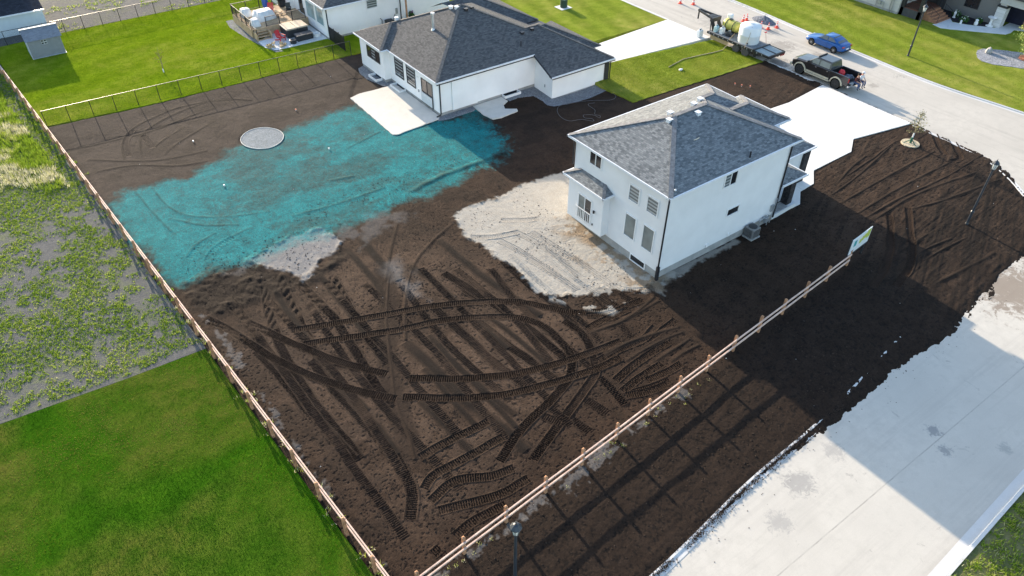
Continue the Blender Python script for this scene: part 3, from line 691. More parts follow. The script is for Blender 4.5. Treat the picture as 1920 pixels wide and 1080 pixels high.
# ------------------------------------------------------------------ blades: grass, weeds, straw (uncountable, one mesh each)
def blade_mat(name, stops, trans=.25):
    m, t, b = new_mat(name, .9, .0)
    c = t.ramp(t.attr('tone'), stops)
    t.link(c, b.inputs['Base Color'])
    tr = t.new('ShaderNodeBsdfTranslucent'); t.link(c, tr.inputs[0])
    mx = t.new('ShaderNodeMixShader'); mx.inputs[0].default_value = .5
    t.link(b.outputs[0], mx.inputs[1]); t.link(tr.outputs[0], mx.inputs[2]); t.link(mx.outputs[0], t.n['Material Output'].inputs[0])
    return m
def blades(name, x, y, z, length, width, lean, tone, mat, label, seed=0):
    r = np.random.default_rng(seed); n = len(x)
    a = r.uniform(0, 2*PI, n); l = length*r.uniform(.6, 1.3, n); tilt = lean*r.uniform(.2, 1.0, n)
    dx = np.cos(a)*np.sin(tilt)*l; dy = np.sin(a)*np.sin(tilt)*l; dz = np.cos(tilt)*l
    wx = -np.sin(a)*width*.5; wy = np.cos(a)*width*.5
    v = np.empty((n, 3, 3), np.float32)
    v[:, 0] = np.stack([x-wx, y-wy, z], -1); v[:, 1] = np.stack([x+wx, y+wy, z], -1); v[:, 2] = np.stack([x+dx, y+dy, z+dz], -1)
    o = arr_mesh(name, v.reshape(-1, 3), np.arange(3*n).reshape(-1, 3), mat, {'tone': np.repeat(tone, 3)}, smooth=False)
    return tag(o, label, kind='stuff')
gb_deep = blade_mat('grass_blade_deep', [(0, (.014, .058, .003)), (.35, (.042, .125, .005)), (.62, (.10, .185, .01)), (.82, (.16, .165, .03)), (1, (.21, .175, .06))])
gb_yard = blade_mat('grass_blade_yard', [(0, (.06, .125, .005)), (.5, (.15, .235, .008)), (.8, (.27, .33, .02)), (1, (.38, .36, .08))])
gb_sun = blade_mat('grass_blade_sunny', [(0, (.09, .15, .012)), (.5, (.19, .25, .025)), (.8, (.31, .34, .05)), (1, (.4, .37, .1))])
gb_weed = blade_mat('weed_leaf', [(0, (.11, .2, .02)), (.35, (.23, .35, .03)), (.7, (.4, .47, .07)), (.85, (.5, .48, .25)), (1, (.68, .64, .48))])
n = 150000
x = rng.uniform(-12, 5.9, n); y = rng.uniform(12, 35.5, n); k = poly_sd(x, y, near_lawn) > .03
x, y = x[k], y[k]
patch = fbm(x*.13, y*.13, 5, 5)
stripe = .5+.5*np.sin((x*.94+y*.34)*2.9+1.5*patch)
tone = np.clip(.8*sstep(.38, .62, patch)+.4*rng.uniform(0, 1, len(x))+.1*stripe+.62*sstep(.42, .6, fbm(x*.24+9, y*.24, 5, 8))*sstep(-6, 0, x)*sstep(33, 27, y)-.22, 0, 1)
blades('grass', x, y, np.full(len(x), .03), .06, .022, 1.1, tone, gb_deep, 'short deep green grass of the corner lawn', 3)
n = 90000
x = rng.uniform(.5, 30, n); y = rng.uniform(67, 90, n); k = poly_sd(x, y, yard) > .05; x, y = x[k], y[k]
tone = np.clip(.9*fbm(x*.22, y*.22, 5, 15)-.15+.45*rng.uniform(0, 1, len(x)), 0, 1)
blades('grass', x, y, np.full(len(x), .055), .07, .035, 1.1, tone, gb_yard, 'short bright grass of the back yard', 4)
n = 60000
x = np.concatenate([rng.uniform(45, 61.7, n//2), rng.uniform(71.5, 92, n//2)]); y = np.concatenate([rng.uniform(43, 51, n//2), rng.uniform(22, 62, n//2)])
k = (x > 71.9) | (poly_sd(x, y, [(45.0, 47.2), (45.1, 43.4), (61.7, 42.45), (61.75, 49.0), (46.0, 51.4)]) > .05); x, y = x[k], y[k]
k = ~((x > 79.3) & (poly_sd(x, y, [(80.6, 31.4), (79.4, 30), (80, 28), (81, 26), (86, 24), (88, 26), (84.3, 30), (82.5, 31.8)]) > -.1)) & ~((x > 84) & (y < 60)); x, y = x[k], y[k]
tone = np.clip(.9*fbm(x*.22, y*.22, 5, 25)-.15+.45*rng.uniform(0, 1, len(x)), 0, 1)
blades('grass', x, y, np.full(len(x), .068), .08, .04, 1.1, tone, gb_sun, 'short sunny grass of the front lawns', 5)
# weeds: rosettes and low clumps on the gravel, taller straw towards the far end
def clumps(cx_, cy_, rad, per, seed):
    r = np.random.default_rng(seed); a = r.uniform(0, 2*PI, (len(cx_), per)); d = rad[:, None]*np.sqrt(r.uniform(0, 1, (len(cx_), per)))
    return (cx_[:, None]+np.cos(a)*d).ravel(), (cy_[:, None]+np.sin(a)*d).ravel()
def fence_x(y_): return 1.46+(69.48-y_)*(5.51-1.46)/(69.48-16.22)
n = 60000
x = rng.uniform(-14, 3.8, n); y = rng.uniform(35, 90, n)
dens = .4*fbm(x*.16, y*.16, 3, 80)+.6*fbm(x*1.1, y*1.1, 4, 81, .6); nearf = np.clip(1-(fence_x(y)-x)/1.0, 0, 1)
k = (x < fence_x(y)-.25) & (dens+.35*sstep(53, 62, y)+rng.uniform(-.07, .07, n)-.1*nearf*(y < 62) > .525) & (y > 35.2+.1*np.abs(x)); x, y = x[k], y[k]
rad = rng.uniform(.2, 1, len(x))**2*.2+.03; px_, py_ = clumps(x, y, rad, 9, 82)
tone = np.clip(np.repeat(np.clip(rng.uniform(-.05, .6, len(x))+.5*(fbm(x*.3, y*.3, 3, 86)-.3), 0, 1), 9)+rng.uniform(-.15, .15, len(px_)), 0, 1)
blades('weeds', px_, py_, np.full(len(px_), .01), .1, .032, 1.35, tone, gb_weed, 'low yellow green weeds scattered over the gravel field', 83)
n = 16000
x = rng.uniform(-12, 2, n); y = rng.uniform(54, 92, n)
k = (x < fence_x(y)-.9-.5*fbm(y*.5, y*0, 2, 3)) & (fbm(x*.25, y*.25, 3, 91)+.3*sstep(55, 66, y)-.25*sstep(80, 90, y)+rng.uniform(-.1, .1, len(x)) > .58); x, y = x[k], y[k]
px_, py_ = clumps(x, y, np.full(len(x), .16), 7, 92)
tone = np.clip(.35+.65*sstep(.35, .6, fbm(px_*.45, py_*.45, 3, 93))+rng.uniform(-.25, .2, len(px_)), 0, 1)
blades('tall_grass', px_, py_, np.full(len(px_), .0), .42, .035, .8, tone, gb_weed, 'tall straw coloured grass at the end of the field', 94)
# tufts along the foot of the fences and the back fence, weeds on the far verge
n = 700
y = rng.uniform(16, 86, n); x = fence_x(y)+rng.normal(0, .22, n)-.12
k = (y > 62) | (rng.uniform(0, 1, n) < .22); x, y = x[k], y[k]
px_, py_ = clumps(x, y, np.full(len(x), .15), 11, 101)
blades('fence_foot_weeds', px_, py_, np.full(len(px_), .0), .2, .035, 1.1, np.clip(rng.uniform(.0, .6, len(px_))+.45*(py_ < 40), 0, 1), gb_weed, 'weeds growing along the foot of the long split rail fence', 102)
n = 30
x = rng.uniform(6, 26, n); y = 15.85+(x-13.7)*.0824-.3+rng.normal(0, .15, n); px_, py_ = clumps(x, y, np.full(n, .1), 9, 103)
blades('fence_tufts', px_, py_, np.full(len(px_), .02), .12, .025, 1.2, rng.uniform(.65, 1, len(px_)), gb_weed, 'dry tufts along the foot of the street side fence', 104)
n = 6000
x = rng.uniform(20, 45, n); y = rng.uniform(-6, 2.6, n); k = (y < 2.05+(x-25)*.035) & (fbm(x*.8, y*.8, 3, 7)+rng.uniform(-.2, .2, n) > .42); x, y = x[k], y[k]
px_, py_ = clumps(x, y, np.full(len(x), .2), 12, 105)
blades('verge_weeds', px_, py_, np.full(len(px_), .03), .16, .05, 1.2, np.clip(rng.uniform(.0, .9, len(px_)), 0, 1), gb_weed, 'rough weeds on the verge beyond the side street', 106)
n = 900
x = rng.uniform(4, 28, n); y = rng.uniform(89.8, 106, n); k = fbm(x*.3, y*.3, 3, 17)+.2*np.exp(-(y-90)/1.5) > .52; x, y = x[k], y[k]
px_, py_ = clumps(x, y, np.full(len(x), .3), 12, 107)
blades('far_weeds', px_, py_, np.full(len(px_), .0), .2, .07, 1.2, np.clip(rng.uniform(.2, 1, len(px_)), 0, 1), gb_weed, 'weeds on the gravel behind the back yard fence', 108)
# loose stones and crumbs on soil, sand and gravel
def crumbs(name, x, y, z, size, mat, label, seed):
    r = np.random.default_rng(seed); n = len(x); base = np.array([(1, 0, 0), (-.5, .87, 0), (-.5, -.87, 0), (0, 0, 1.1)], np.float32)
    f = np.array([(0, 1, 3), (1, 2, 3), (2, 0, 3)]); s = size*r.uniform(.5, 1.6, n); a = r.uniform(0, 6.28, n)
    v = np.empty((n, 4, 3), np.float32)
    for q in range(4):
        v[:, q, 0] = x+s*(base[q, 0]*np.cos(a)-base[q, 1]*np.sin(a)); v[:, q, 1] = y+s*(base[q, 0]*np.sin(a)+base[q, 1]*np.cos(a)); v[:, q, 2] = z+s*base[q, 2]*.7
    ff = (f[None]+4*np.arange(n)[:, None, None]).reshape(-1, 3)
    return tag(arr_mesh(name, v.reshape(-1, 3), ff, mat, smooth=False), label, kind='stuff')
soil_clod = plain('soil_clod', (.05, .036, .027), .95, .1, var=.4, scale=3)
n = 9000
x = rng.uniform(5, 34, n); y = rng.uniform(11, 45, n); k = (poly_sd(x, y, soil_poly) > .2) & (fbm(x*.5, y*.5, 3, 3) > .46) & ~((x > 28.5) & (y > 23.5)); x, y = x[k], y[k]
crumbs('soil_clods', x, y, np.full(len(x), .02), .045, soil_clod, 'small soil clods lying on the bare lot', 5)
stone = plain('pale_stone', (.5, .48, .45), .9, .2, var=.3, scale=2)
n = 120
x = rng.uniform(5, 60, n); y = rng.uniform(11, 66, n); k = (poly_sd(x, y, soil_poly) > .3) & ~((x > 28.5) & (y > 23.5) & (x < 62)); x, y = x[k], y[k]
crumbs('stones', x, y, np.full(len(x), .02), .04, stone, 'pale stone chips scattered on the soil', 6)
n = 2600
x = rng.uniform(12, 62, n); y = rng.uniform(8.3, 13.2, n); e = poly_sd(x, y, soil_poly); k = (e < .15) & (e > -1.4) & (rng.uniform(0, 1, n) < np.exp(e/.5)); x, y = x[k], y[k]
m_ = rng.uniform(6, 30, 5200); m2 = np.interp(m_, [4, 14.6, 22.0, 29.3, 39.8], [9.3, 9.68, 10.45, 10.92, 12.35])+rng.normal(.03, .13, 5200); k = fbm(m_*1.4, m2*1.4, 3, 7)+rng.uniform(-.15, .15, 5200) > .42
crumbs('kerb_soil', m_[k], m2[k], np.full(k.sum(), .018), .035, soil_clod, 'soil crumbs lying along the half buried kerb', 8)
crumbs('spilled_soil', x, y, np.full(len(x), -.03), .028, soil_clod, 'soil crumbs spilled along the street edge', 7)

# ------------------------------------------------------------------ house helpers
def facets(name, polys, mat, parent):
    """roof slopes: each polygon gets shingle coordinates running along its own eave"""
    me = bpy.data.meshes.new(name); v = []; f = []; uvs = []
    for k, pts in enumerate(polys):
        P = [Vector(p) for p in pts]; nrm = Vector((0, 0, 0))
        for i in range(len(P)): nrm += P[i].cross(P[(i+1) % len(P)])
        if nrm.z < 0: P.reverse(); nrm = -nrm
        nrm.normalize(); e = Vector((0, 0, 1)).cross(nrm).normalized(); w = nrm.cross(e)
        i0 = len(v); v += [tuple(p) for p in P]; f.append(tuple(range(i0, i0+len(P)))); uvs += [(p.dot(e)+k*3.3, p.dot(w)+k*1.7) for p in P]
    me.from_pydata(v, [], f); me.update(); u = me.uv_layers.new(name='UVMap')
    for l, c in zip(u.data, uvs): l.uv = c
    me.materials.append(mat); o = bpy.data.objects.new(name, me); C.objects.link(o)
    if parent is not None: o.parent = parent; o.matrix_parent_inverse = root_matrix(parent).inverted()
    return o
def caps(lines, mat, parent, w=.3):
    for a, b in lines:
        a = Vector(a); b = Vector(b); n = max(1, int((b-a).length/.3)); m = MB()
        MB.bar(m, a+Vector((0, 0, .015)), b+Vector((0, 0, .015)), w, .035); m.build('ridge_cap', mat, parent)
def gutters(pts, z, parent, mat=None, h=.13, d=.1, closed=True, skip=()):
    n = len(pts)
    for k in range(n if closed else n-1):
        if k in skip: continue
        a = Vector((*pts[k], z-.05-.003*(k % 2))); b = Vector((*pts[(k+1) % n], z-.05-.003*(k % 2)))
        dr = (b-a).normalized(); MB().bar(a-dr*(.05-.012*(k % 2)), b+dr*(.05-.012*(k % 2)), d, h).build('gutter', mat or gutter_white, parent)
def window(parent, plane, c0, a0, a1, z0, z1, out=-1, pane=None, frame=None, bars=1, name='window', fw=.07, hbar=None, sill=False):
    """a window on a wall: plane 'x' (wall at x=c0, spans y) or 'y' (wall at y=c0, spans x); out = which way is outside"""
    def bx(m, a, b, za, zb, d0, d1):
        lo, hi = sorted((c0+out*d0, c0+out*d1))
        if plane == 'x': m.box(lo, hi, a, b, za, zb)
        else: m.box(a, b, lo, hi, za, zb)
    m = MB(); bx(m, a0-fw, a0, z0-fw, z1+fw, -.02, .05); bx(m, a1, a1+fw, z0-fw, z1+fw, -.02, .05); bx(m, a0, a1, z1, z1+fw, -.02, .05); bx(m, a0, a1, z0-fw, z0, -.02, .05)
    for k in range(1, bars):
        q = a0+(a1-a0)*k/bars; bx(m, q-.03, q+.03, z0, z1, -.02, .04)
    if hbar: bx(m, a0, a1, hbar-.03, hbar+.03, -.02, .038)
    w = m.build(name, frame or white, parent)
    for k in range(bars):
        q0 = a0+(a1-a0)*k/bars+(.03 if k else 0); q1 = a0+(a1-a0)*(k+1)/bars-(.03 if k < bars-1 else 0)
        p = MB(); bx(p, q0, q1, z0, z1, -.01, .012); p.build('pane', pane[k] if isinstance(pane, (list, tuple)) else (pane or glass_dark), w)
    return w
def downspout(parent, x, y, z0, z1, dx=0, dy=0, mat=None):
    MB().tube([(x, y, z1), (x, y, z1-.15), (x, y, z0+.25), (x+dx*.1, y+dy*.1, z0+.1), (x+dx*.9, y+dy*.9, z0+.05)], .055, 8).build('downspout', mat or black, parent, smooth=True)
def box_vent(parent, x, y, z, mat, sx=.4, ax='y', s=-1):
    m = MB().box(x-.14, x+.14, y-.14, y+.14, z-.15, z+.07); m.box(x-.18, x+.18, y-.18, y+.18, z+.07, z+.11); m.build('roof_vent', mat, parent)

# ------------------------------------------------------------------ the two storey house
A_ = thing('two_storey_house', 'white stucco two storey house with grey hipped roof on the bare corner lot', 'house', (35, 28.5, 0))
wa = [(29.25, 24.27), (40.6, 24.27), (40.6, 26.55), (42.2, 26.55), (42.2, 30.1), (41.6, 30.1), (41.6, 32.8), (29.25, 32.8)]
MB().prism(wa, .6, 6.4).build('wall', stucco, A_)
MB().prism([(29.28, 24.3), (40.57, 24.3), (40.57, 26.58), (42.17, 26.58), (42.17, 30.07), (41.57, 30.07), (41.57, 32.77), (29.28, 32.77)], -.4, .6).build('foundation', found, A_)
ea = [(28.85, 23.85), (40.95, 23.85), (40.95, 26.13), (42.6, 26.13), (42.6, 30.49), (42.0, 30.49), (42.0, 33.19), (28.85, 33.19)]
e_ = 6.5
MB().prism([(28.9, 23.9), (40.9, 23.9), (40.9, 26.18), (42.55, 26.18), (42.55, 30.44), (41.95, 30.44), (41.95, 33.14), (28.9, 33.14)], 6.38, 6.46).build('soffit', charcoal, A_)
facets('roof', [
    [(28.85, 23.85, e_), (40.95, 23.85, e_), (36.28, 28.52, 8.45), (33.52, 28.52, 8.45)],
    [(28.85, 23.85, e_), (33.52, 28.52, 8.45), (28.85, 33.19, e_)],
    [(28.85, 33.19, e_), (33.52, 28.52, 8.45), (36.28, 28.52, 8.45), (38.0, 30.24, 7.732), (39.05, 30.24, 7.732), (42.0, 33.19, e_)],
    [(36.28, 28.52, 8.45), (40.95, 23.85, e_), (40.95, 27.29, e_), (38.0, 30.24, 7.732)],
    [(42.0, 33.19, e_), (39.05, 30.24, 7.732), (42.0, 27.29, e_)],
    [(38.0, 30.24, 7.732), (39.05, 30.24, 7.732), (42.0, 27.29, e_), (40.95, 27.29, e_)],
    [(38.76, 28.31, 7.41), (40.42, 28.31, 7.41), (42.6, 26.13, e_), (40.95, 26.13, e_)],
    [(38.76, 28.31, 7.41), (40.42, 28.31, 7.41), (42.6, 30.49, e_), (40.95, 30.49, e_)],
    [(42.6, 26.13, e_), (40.42, 28.31, 7.41), (42.6, 30.49, e_)]], shingle_a, A_)
caps([((28.9, 23.9, 6.52), (33.52, 28.52, 8.45)), ((28.9, 33.14, 6.52), (33.52, 28.52, 8.45)), ((33.52, 28.52, 8.45), (36.28, 28.52, 8.45)), ((36.28, 28.52, 8.45), (40.9, 23.9, 6.52)), ((36.28, 28.52, 8.45), (38.0, 30.24, 7.73)),
      ((38.0, 30.24, 7.732), (39.05, 30.24, 7.732)), ((39.05, 30.24, 7.732), (41.95, 33.14, 6.52)), ((38.76, 28.31, 7.41), (40.42, 28.31, 7.41)), ((40.42, 28.31, 7.41), (42.55, 26.18, 6.52)), ((40.42, 28.31, 7.41), (42.55, 30.44, 6.52))], ridge_a, A_)
gutters(ea, e_, A_)
# rear bay
b = MB().box(28.68, 29.26, 29.12, 32.6, .72, 3.9).build('rear_bay', stucco, A_)
facets('bay_roof', [[(28.36, 28.82, 3.98), (28.36, 32.9, 3.98), (29.24, 32.02, 4.36), (29.24, 29.7, 4.36)], [(28.36, 28.82, 3.98), (29.24, 29.7, 4.36), (29.24, 28.82, 3.98)], [(28.36, 32.9, 3.98), (29.24, 32.02, 4.36), (29.24, 32.9, 3.98)]], shingle_a, b)
MB().box(28.38, 29.24, 28.84, 32.88, 3.86, 3.94).build('soffit', charcoal, b)
gutters([(29.24, 28.82), (28.36, 28.82), (28.36, 32.9), (29.24, 32.9)], 3.98, b, closed=False)
caps([((28.4, 28.86, 3.99), (29.22, 29.68, 4.35)), ((28.4, 32.86, 3.99), (29.22, 32.04, 4.35))], ridge_a, b, .22)
window(A_, 'x', 28.68, 30.22, 31.48, 1.15, 2.92, pane=[glass_dark, glass_grey], bars=2, name='patio_door')
rl = MB().box(28.5, 28.54, 30.1, 31.6, 1.98, 2.03); rl.box(28.5, 28.54, 30.1, 31.6, 1.1, 1.14)
for k in range(9): q = 30.12+k*.18; rl.box(28.505, 28.535, q, q+.035, 1.14, 1.98)
rl.box(28.54, 28.68, 30.1, 30.14, 1.9, 1.98); rl.box(28.54, 28.68, 31.56, 31.6, 1.9, 1.98); rl.build('balcony_railing', white, A_)
MB().lathe([(.0, -.09), (.07, -.09), (.07, .09), (.0, .09)], 10, (28.58, 29.85, 2.35)).build('wall_lamp', black, A_)
MB().box(28.62, 28.68, 29.93, 30.0, 1.2, 1.32).build('outlet', black, A_)
window(A_, 'x', 29.25, 30.25, 31.3, 5.2, 6.05, bars=2)
window(A_, 'x', 29.25, 26.65, 27.48, 4.45, 5.5, pane=glass_stripe)
window(A_, 'x', 29.25, 25.02, 25.88, 4.45, 5.5, pane=glass_stripe)
window(A_, 'x', 29.25, 26.63, 27.52, 1.72, 3.32, pane=glass_grey)
window(A_, 'x', 29.25, 25.0, 25.88, 1.7, 3.36, pane=glass_grey)
window(A_, 'x', 29.28, 25.42, 26.7, .14, .56, name='basement_window', pane=glass_dark)
window(A_, 'y', 24.27, 34.2, 35.28, 5.08, 6.0, pane=[glass_stripe, glass_dark], bars=2)
window(A_, 'y', 24.27, 35.18, 36.25, 2.52, 3.0)
for q in (33.7, 35.85): MB().box(q-.1, q+.1, 24.2, 24.275, .66, .9).build('wall_vent', white, A_)
downspout(A_, 29.2, 24.2, .3, 6.4, 0, 0); MB().box(29.1, 29.28, 24.1, 24.28, .05, 1.1).build('splash_elbow', black, A_)
MB().bar((28.9, 24.15, 6.36), (29.2, 24.2, 6.3), .16, .12).build('gutter_elbow', black, A_)
downspout(A_, 29.18, 32.9, 4.3, 6.4); downspout(A_, 40.5, 24.19, .3, 6.4)
# roof vents
zs = lambda x, y: 8.45-.417*max(abs(y-28.52), 0)
for x_, y_, z_ in ((33.0, 28.45, 8.3), (33.75, 29.1, 8.3), (35.15, 28.05, 8.33), (35.9, 29.1, 8.3), (37.0, 29.55, 8.15)): box_vent(A_, x_, y_, z_, gutter_white)
MB().tube([(36.1, 24.2, 6.55), (36.1, 24.2, 7.05)], .05, 8).build('roof_pipe', black, A_)
MB().tube([(33.35, 26.6, 7.62), (33.55, 26.55, 7.65), (33.85, 26.58, 7.66)], .03, 6).build('roof_scrap', plain('scrap_wood', (.6, .52, .4)), A_)
MB().blob((29.5, 24.15, 6.72), .07, 3, .1, 8, 5).build('roof_cap', white, A_)
# single storey garage in front, entry porch with dark stone piers
gar = MB().prism([(42.22, 26.45), (46.4, 26.45), (46.4, 33.2), (41.62, 33.2), (41.62, 30.2), (42.22, 30.2)], .08, 2.88).build('garage_wall', stucco, A_)
facets('garage_roof', [[(42.2, 26.1, 3.02), (46.9, 26.1, 3.02), (44.9, 28.6, 3.75), (42.2, 28.6, 3.75)], [(46.9, 26.1, 3.02), (46.9, 33.5, 3.02), (44.9, 31, 3.75), (44.9, 28.6, 3.75)], [(42.2, 33.5, 3.02), (46.9, 33.5, 3.02), (44.9, 31, 3.75), (42.2, 31, 3.75)], [(42.2, 28.6, 3.75), (44.9, 28.6, 3.75), (44.9, 31, 3.75), (42.2, 31, 3.75)]], shingle_a, A_)
MB().box(42.25, 46.85, 26.15, 33.45, 2.88, 2.97).build('soffit', charcoal, A_)
gutters([(42.2, 26.1), (46.9, 26.1), (46.9, 33.5)], 3.02, A_, closed=False)
window(A_, 'y', 26.45, 43.0, 43.9, 1.6, 2.4)
MB().box(46.0, 46.62, 26.25, 26.85, .08, 2.88).build('stone_pier', darkstone, A_)
dr = MB()
for k in range(4): dr.box(46.38, 46.43, 27.2, 32.4, .1+k*.6, .1+k*.6+.57)
dr.build('garage_door', charcoal, A_)
facets('porch_roof', [[(40.6, 24.05, 2.98), (43.2, 24.05, 2.98), (42.2, 25.1, 3.4), (40.6, 25.1, 3.4)], [(43.2, 24.05, 2.98), (43.2, 26.5, 2.98), (42.2, 25.6, 3.4), (42.2, 25.1, 3.4)], [(40.6, 25.1, 3.4), (42.2, 25.1, 3.4), (42.2, 26.5, 3.4), (40.6, 26.5, 3.4)]], shingle_a, A_)
MB().box(40.62, 43.15, 24.1, 26.4, 2.8, 2.93).build('soffit', charcoal, A_)
gutters([(40.55, 24.05), (43.2, 24.05), (43.2, 26.4)], 2.98, A_, closed=False)
MB().box(42.5, 43.05, 24.6, 25.15, .3, 2.8).build('stone_pier', darkstone, A_)
MB().box(40.62, 40.75, 24.4, 24.6, .3, 2.8).build('porch_post', black, A_)
MB().prism([(40.6, 24.3), (43.3, 24.4), (43.6, 25.2), (44.6, 25.6), (44.6, 26.4), (40.6, 26.4)], -.2, .34).build('entry_stoop', walk_mat, A_)
pr = MB().box(40.75, 42.5, 24.42, 24.46, 1.2, 1.25)
for k in range(12): pr.box(40.8+k*.14, 40.82+k*.14, 24.43, 24.45, .34, 1.2)
pr.build('porch_railing', black, A_); MB().box(44.3, 44.34, 25.61, 26.4, 1.2, 1.25).box(44.3, 44.36, 25.55, 25.61, .34, 1.25).build('porch_railing', black, A_)
MB().box(40.6, 40.66, 25.2, 26.1, .35, 2.45).build('front_door', charcoal, A_)

# air conditioner and gas meter at the side wall
ac = thing('air_conditioner', 'grey outdoor air conditioning unit at the side wall of the two storey house', 'air conditioner', (37.85, 23.85, 0))
acm = plain('ac_grey', (.2, .2, .2), .5, .4, metal=.3, var=.15)
m = MB().prism([(37.45, 23.45), (38.25, 23.45), (38.25, 24.2), (37.45, 24.2)], .12, .85); m.build('casing', acm, ac, bevel=.05)
MB().lathe([(.3, .852), (.3, .88), (.02, .9)], 18, (37.85, 23.83, 0)).build('fan_guard', charcoal, ac)
MB().box(37.4, 38.3, 23.4, 24.22, -.05, .12).build('base_pad', found, ac)
sl = MB()
for k in range(8): sl.box(37.435, 37.447, 23.55, 24.1, .2+k*.075, .22+k*.075).box(37.55, 38.15, 23.435, 23.447, .2+k*.075, .22+k*.075)
sl.build('louvre', charcoal, ac)
gmx = thing('gas_meter', 'grey gas meter with bent pipes at the side wall near the entry', 'gas meter', (39.3, 24.1, 0)); gp = plain('galvanised', (.38, .4, .42), .4, .5, metal=.5, var=.15)
MB().tube([(38.9, 24.1, 0), (38.9, 24.1, .7), (39.2, 24.1, .8), (39.5, 24.1, .8)], .035, 8).tube([(39.8, 24.1, 0), (39.8, 24.1, .9), (39.5, 24.1, .95), (39.5, 24.1, .7)], .035, 8).tube([(40.1, 24.12, .1), (40.35, 24.12, 2.0)], .04, 8).build('pipe', gp, gmx)
MB().box(39.3, 39.65, 23.92, 24.2, .45, .85).build('meter_body', gp, gmx, bevel=.04); MB().box(40.0, 40.25, 24.15, 24.26, 1.0, 1.5).build('electric_box', gp, gmx)

# ------------------------------------------------------------------ the bungalow
B_ = thing('bungalow', 'white stucco bungalow with charcoal and brown hipped roof beside the turquoise ground', 'house', (36, 57, 0))
eb = 3.3; P_ = .44; eg = 3.3-.44*2.7
wb = [(29.66, 51.02), (44.4, 51.02), (44.4, 64.2), (29.05, 64.2), (29.05, 59.6), (29.66, 59.6)]
MB().prism(wb, .32, 3.2).build('wall', stucco_b, B_)
MB().prism([(29.69, 51.05), (44.37, 51.05), (44.37, 64.17), (29.08, 64.17), (29.08, 59.57), (29.69, 59.57)], -.4, .32).build('foundation', found, B_)
MB().prism([(39.85, 51.01), (39.85, 48.4), (46.4, 48.4), (46.4, 57), (44.41, 57), (44.41, 51.01)], -.14, 2.06).build('garage_wall', stucco_b, B_)
MB().face([(39.85, 48.4, 2.06), (39.85, 51.01, 2.06), (39.85, 51.01, 3.2)]).build('garage_gable', stucco_b, B_)
MB().prism([(39.88, 51.04), (39.88, 48.43), (46.37, 48.43), (46.37, 56.97), (44.44, 56.97), (44.44, 51.04)], -.7, -.14).build('garage_foundation', found, B_)
MB().box(30.9, 33.45, 50.86, 51.02, .34, 3.15).build('wall_projection', stucco_b, B_)
MB().box(46.0, 46.52, 48.3, 48.7, -.4, 2.05).build('stone_corner', charcoal, B_)
ap = 3.3+6.95*P_
zr = 3.3+.44*2.9
eaveB = [(46.85, 48.0), (39.46, 48.0), None, (39.46, 50.7), (29.3, 50.7), (29.3, 59.2), (28.68, 59.2), (28.68, 64.6)]
MB().prism([(29.36, 50.76), (44.9, 50.76), (44.9, 64.5), (28.74, 64.5), (28.74, 59.26), (29.36, 59.26)], 3.17, 3.24).build('soffit', charcoal, B_)
MB().box(39.52, 46.8, 48.06, 48.5, 1.97, 2.03).build('garage_soffit', charcoal, B_)
facets('roof', [
    [(29.3, 50.7, eb), (39.46, 50.7, eb), (39.46, 48.0, eg), (46.85, 48.0, eg), (42.0, 53.6, zr), (40.5, 53.6, zr), (36.45, 57.65, ap), (36.25, 57.65, ap)],
    [(29.3, 50.7, eb), (36.25, 57.65, ap), (29.3, 64.6, eb)],
    [(29.3, 64.6, eb), (36.25, 57.65, ap), (36.45, 57.65, ap), (43.4, 64.6, eb)],
    [(40.5, 53.6, zr), (36.45, 57.65, ap), (43.4, 64.6, eb), (43.4, 53.6, eb)],
    # left rear wing
    [(28.68, 59.2, eb), (31.38, 61.9, eb+2.7*P_), (28.68, 64.6, eb)], [(28.68, 59.2, eb), (31.38, 61.9, eb+2.7*P_), (32.0, 61.9, eb+2.7*P_), (29.3, 59.2, eb)], [(28.68, 64.602, eb), (31.38, 61.9, eb+2.7*P_+.003), (32.0, 61.9, eb+2.7*P_+.003), (29.3, 64.602, eb)],
    # garage end and its front gablet
    [(46.85, 48.0, eg), (42.0, 53.6, zr), (46.85, 59.2, eg)], [(40.5, 53.6, zr), (42.0, 53.6, zr), (46.85, 59.2, eg), (40.5, 59.2, eg)],
    [(46.95, 50.0, 2.6), (43.1, 53.85, 4.3), (42.2, 53.85, 4.3), (45.0, 50.0, 2.6)], [(46.95, 50.0, 2.6), (43.1, 53.85, 4.3), (46.95, 57.7, 2.6)],
    # front wing
    [(44.93, 57.1, eb), (40.4, 61.6, eb+4.5*P_), (36.6, 61.6, eb+4.5*P_), (41.0, 57.1, eb)], [(44.93, 57.1, eb), (44.93, 66.1, eb), (40.4, 61.6, eb+4.5*P_)], [(44.93, 66.1, eb), (40.4, 61.6, eb+4.5*P_), (36.6, 61.6, eb+4.5*P_), (38, 66.1, eb)],
], shingle_b, B_)
caps([((29.35, 50.75, 3.32), (36.25, 57.65, ap)), ((40.5, 53.6, zr), (36.45, 57.65, ap)), ((46.8, 48.05, eg+.02), (42.0, 53.6, zr)), ((40.5, 53.6, zr), (42.0, 53.6, zr)), ((28.72, 59.24, 3.31), (31.38, 61.9, eb+2.7*P_)), ((44.9, 57.15, 3.31), (40.4, 61.6, eb+4.5*P_)), ((46.9, 50.05, 2.62), (43.1, 53.85, 4.3)), ((29.35, 64.55, 3.31), (36.25, 57.65, ap))], ridge_b, B_, .26)
gutters([(39.46, 50.7), (29.3, 50.7), (29.3, 59.2), (28.68, 59.2), (28.68, 64.6)], eb, B_, h=.12, closed=False)
gutters([(39.46, 48.0), (46.85, 48.0), (46.85, 50.0)], eg, B_, h=.12, closed=False)
MB().bar((39.43, 50.72, 3.24), (39.43, 48.0, eg-.07), .06, .14).build('barge_board', black, B_)
